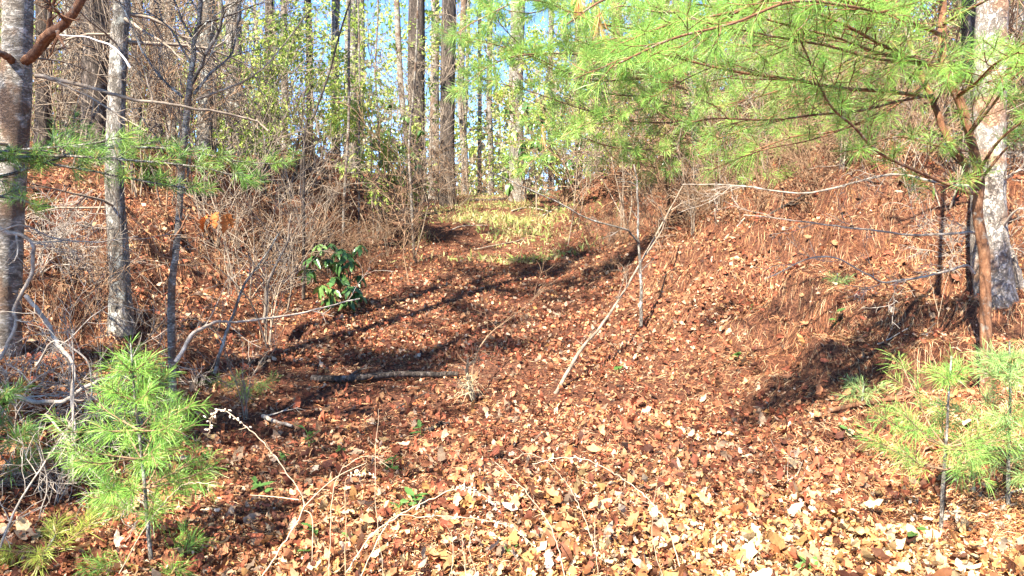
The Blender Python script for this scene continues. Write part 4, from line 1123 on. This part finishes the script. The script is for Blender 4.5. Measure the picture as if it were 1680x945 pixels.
# ------------------------------------------------------------------ pale dry stalks in the foreground
def stalk(label, pts, r, seeds=0, col=(.6, .46, .3), branches=()):
    t = thing('dry_stalk', at(*pts[0]), label, 'stalk', 'dry stalks at the front')
    P = catmull([at(*p) for p in pts], 7); P = P + rng.normal(0, .0022, P.shape); r = r * .62
    cc = np.array(col) * rng.uniform(.55, 1.05, (len(P), 1))
    g = G(); tube(g, P, np.linspace(r, r * .5, len(P)), 6, col=cc); part(g, 'stem', M['stalk'], t)
    for b in branches:
        Q = catmull([at(*p) for p in b], 5); g = G(); tube(g, Q, np.linspace(r * .7, r * .35, len(Q)), 5, col=col); part(g, 'side_stem', M['stalk'], t)
    g = G()
    for k in range(9):
        i = int(len(P) * rng.uniform(.25, .95)); d = side_dir(unit(P[min(i + 1, len(P) - 1)] - P[i - 1]), .9)
        Q = limb(P[i], d, rng.uniform(.015, .06), 3, .25); tube(g, Q, np.linspace(r * .5, r * .25, 4), 3, col=col)
    part(g, 'side_shoots', M['stalk'], t, 'stuff')
    if seeds:
        g = G()
        for k in range(seeds):
            i = int(len(P) * rng.uniform(.6, .98)); q = P[i] + rng.normal(0, .006, 3)
            d = unit(rng.normal(0, 1, 3)); L = rng.uniform(.008, .018)
            tube(g, np.array([q, q + d * L * .5, q + d * L]), [.0015, .0045, .001], 5, col=(.74, .62, .46))
        part(g, 'seeds', M['stalk'], t, 'stuff')
stalk("pale hooked stalk arching high in front of the bushy seedling", [(428, 950, 3.15), (470, 885, 3.2), (498, 832, 3.25), (490, 803, 3.25), (467, 770, 3.25), (433, 727, 3.25), (400, 697, 3.25), (367, 673, 3.25), (348, 682, 3.25), (343, 712, 3.25)], .0052, 30, branches=[[(498, 832, 3.25), (530, 800, 3.25), (560, 778, 3.25), (600, 760, 3.25)], [(490, 820, 3.25), (450, 815, 3.25), (410, 812, 3.25)], [(495, 835, 3.25), (512, 850, 3.25), (512, 920, 3.2)]])
stalk("pale stalk leaning from the lower left over the seedling's foot", [(196, 940, 3.2), (233, 873, 3.22), (267, 827, 3.25), (300, 797, 3.25), (330, 792, 3.25), (352, 797, 3.25)], .004)
stalk("long seed-tipped stalk bowing to the right at bottom middle", [(568, 940, 3.15), (610, 877, 3.2), (660, 843, 3.25), (720, 813, 3.25), (760, 800, 3.25), (793, 813, 3.25), (820, 838, 3.25)], .0045, 40)
stalk("flat seed-tipped stalk under the long bowing one", [(590, 950, 3.12), (640, 853, 3.2), (690, 849, 3.25), (727, 847, 3.25), (793, 853, 3.25), (843, 867, 3.25), (880, 900, 3.2)], .004, 24)
stalk("straight pale stalk leaning left from the bottom centre", [(930, 955, 3.15), (913, 890, 3.2), (893, 847, 3.25), (860, 803, 3.3), (812, 758, 3.35)], .004)
stalk("longest pale stalk arching left across the bright leaves", [(1124, 955, 3.15), (1093, 860, 3.2), (1067, 823, 3.25), (1033, 793, 3.3), (990, 767, 3.3), (953, 752, 3.3), (910, 752, 3.3), (873, 762, 3.3)], .0052, 12)
stalk("thin pale stalk curling beneath the longest one", [(975, 900, 3.2), (955, 840, 3.25), (933, 797, 3.3), (907, 767, 3.3), (880, 747, 3.3), (860, 745, 3.3), (837, 758, 3.3)], .003)
stalk("reddish upright stalk with a curled seedy tip left of bottom middle", [(566, 950, 3.1), (567, 850, 3.15), (566, 795, 3.2), (575, 781, 3.2), (593, 776, 3.2), (620, 783, 3.2)], .0035, 20, (.5, .3, .16))
stalk("faint thin stalk curling above the reddish one", [(540, 950, 3.15), (545, 820, 3.2), (560, 773, 3.2), (593, 750, 3.2), (617, 750, 3.2), (632, 762, 3.2)], .003)
for k, (px, py, lab) in enumerate(((742, 870, "short thin upright stalk at the bottom edge, first left of centre"), (760, 880, "short thin upright stalk second from the bottom middle"), (778, 850, "taller thin upright stalk at the bottom middle"), (975, 845, "thin upright stalk in the bright leaves"), (1080, 780, "thin leaning stalk right of the longest one"), (620, 670, "hair-thin stalk standing behind the long bowing one"))):
    stalk(lab, [(px + rng.normal(0, 6), 955, 3.1), (px + rng.normal(0, 4), (955 + py) / 2, 3.15), (px, py, 3.2)], .0022)
stalk("thin dry stem standing in the needles before the right trunk", [(1540, 520, 4.9), (1530, 475, 4.9), (1522, 440, 4.9)], .003, branches=[[(1540, 520, 4.9), (1550, 470, 4.9), (1560, 440, 4.9)]])

# ------------------------------------------------------------------ pale grass at the trail head
g = G(); n = 10000
px = rng.normal(820, 62, n); dep = rng.uniform(12.5, 21.5, n)
x = (px - 840) / FPX * dep + rng.normal(0, .3, n)
k = vnoise(x, dep, .9, 40) + rng.random(n) * .6 > .2; x, dep = x[k], dep[k]; n = len(x)
b = np.stack([x, dep, H(x, dep)], -1); d = unit(rng.normal(0, .45, (n, 3)) + np.array([0, 0, 1])); L = (rng.uniform(.03, .13, n) * (1 + vnoise(x, dep, 1.3, 41)))[:, None]
s = unit(np.cross(d, rng.normal(0, 1, (n, 3)))) * .005
V = np.stack([b - s, b + s, b + d * L * .6 + s * .6, b + d * L + rng.normal(0, .05, (n, 3))], 1)
i = np.arange(n)[:, None] * 4
c = np.array([(.34, .42, .12), (.42, .46, .16), (.54, .44, .22), (.44, .32, .16)])[rng.integers(0, 4, n)]
g.add(V, tris=np.concatenate([i + np.array([0, 1, 2]), i + np.array([0, 2, 3])]), col=np.repeat(c, 4, 0))
o = g.build('grass', M['leaf'], shade=False)
o["kind"] = "stuff"; o["label"] = "pale yellow-green grass at the head of the trail"; o["category"] = "grass"
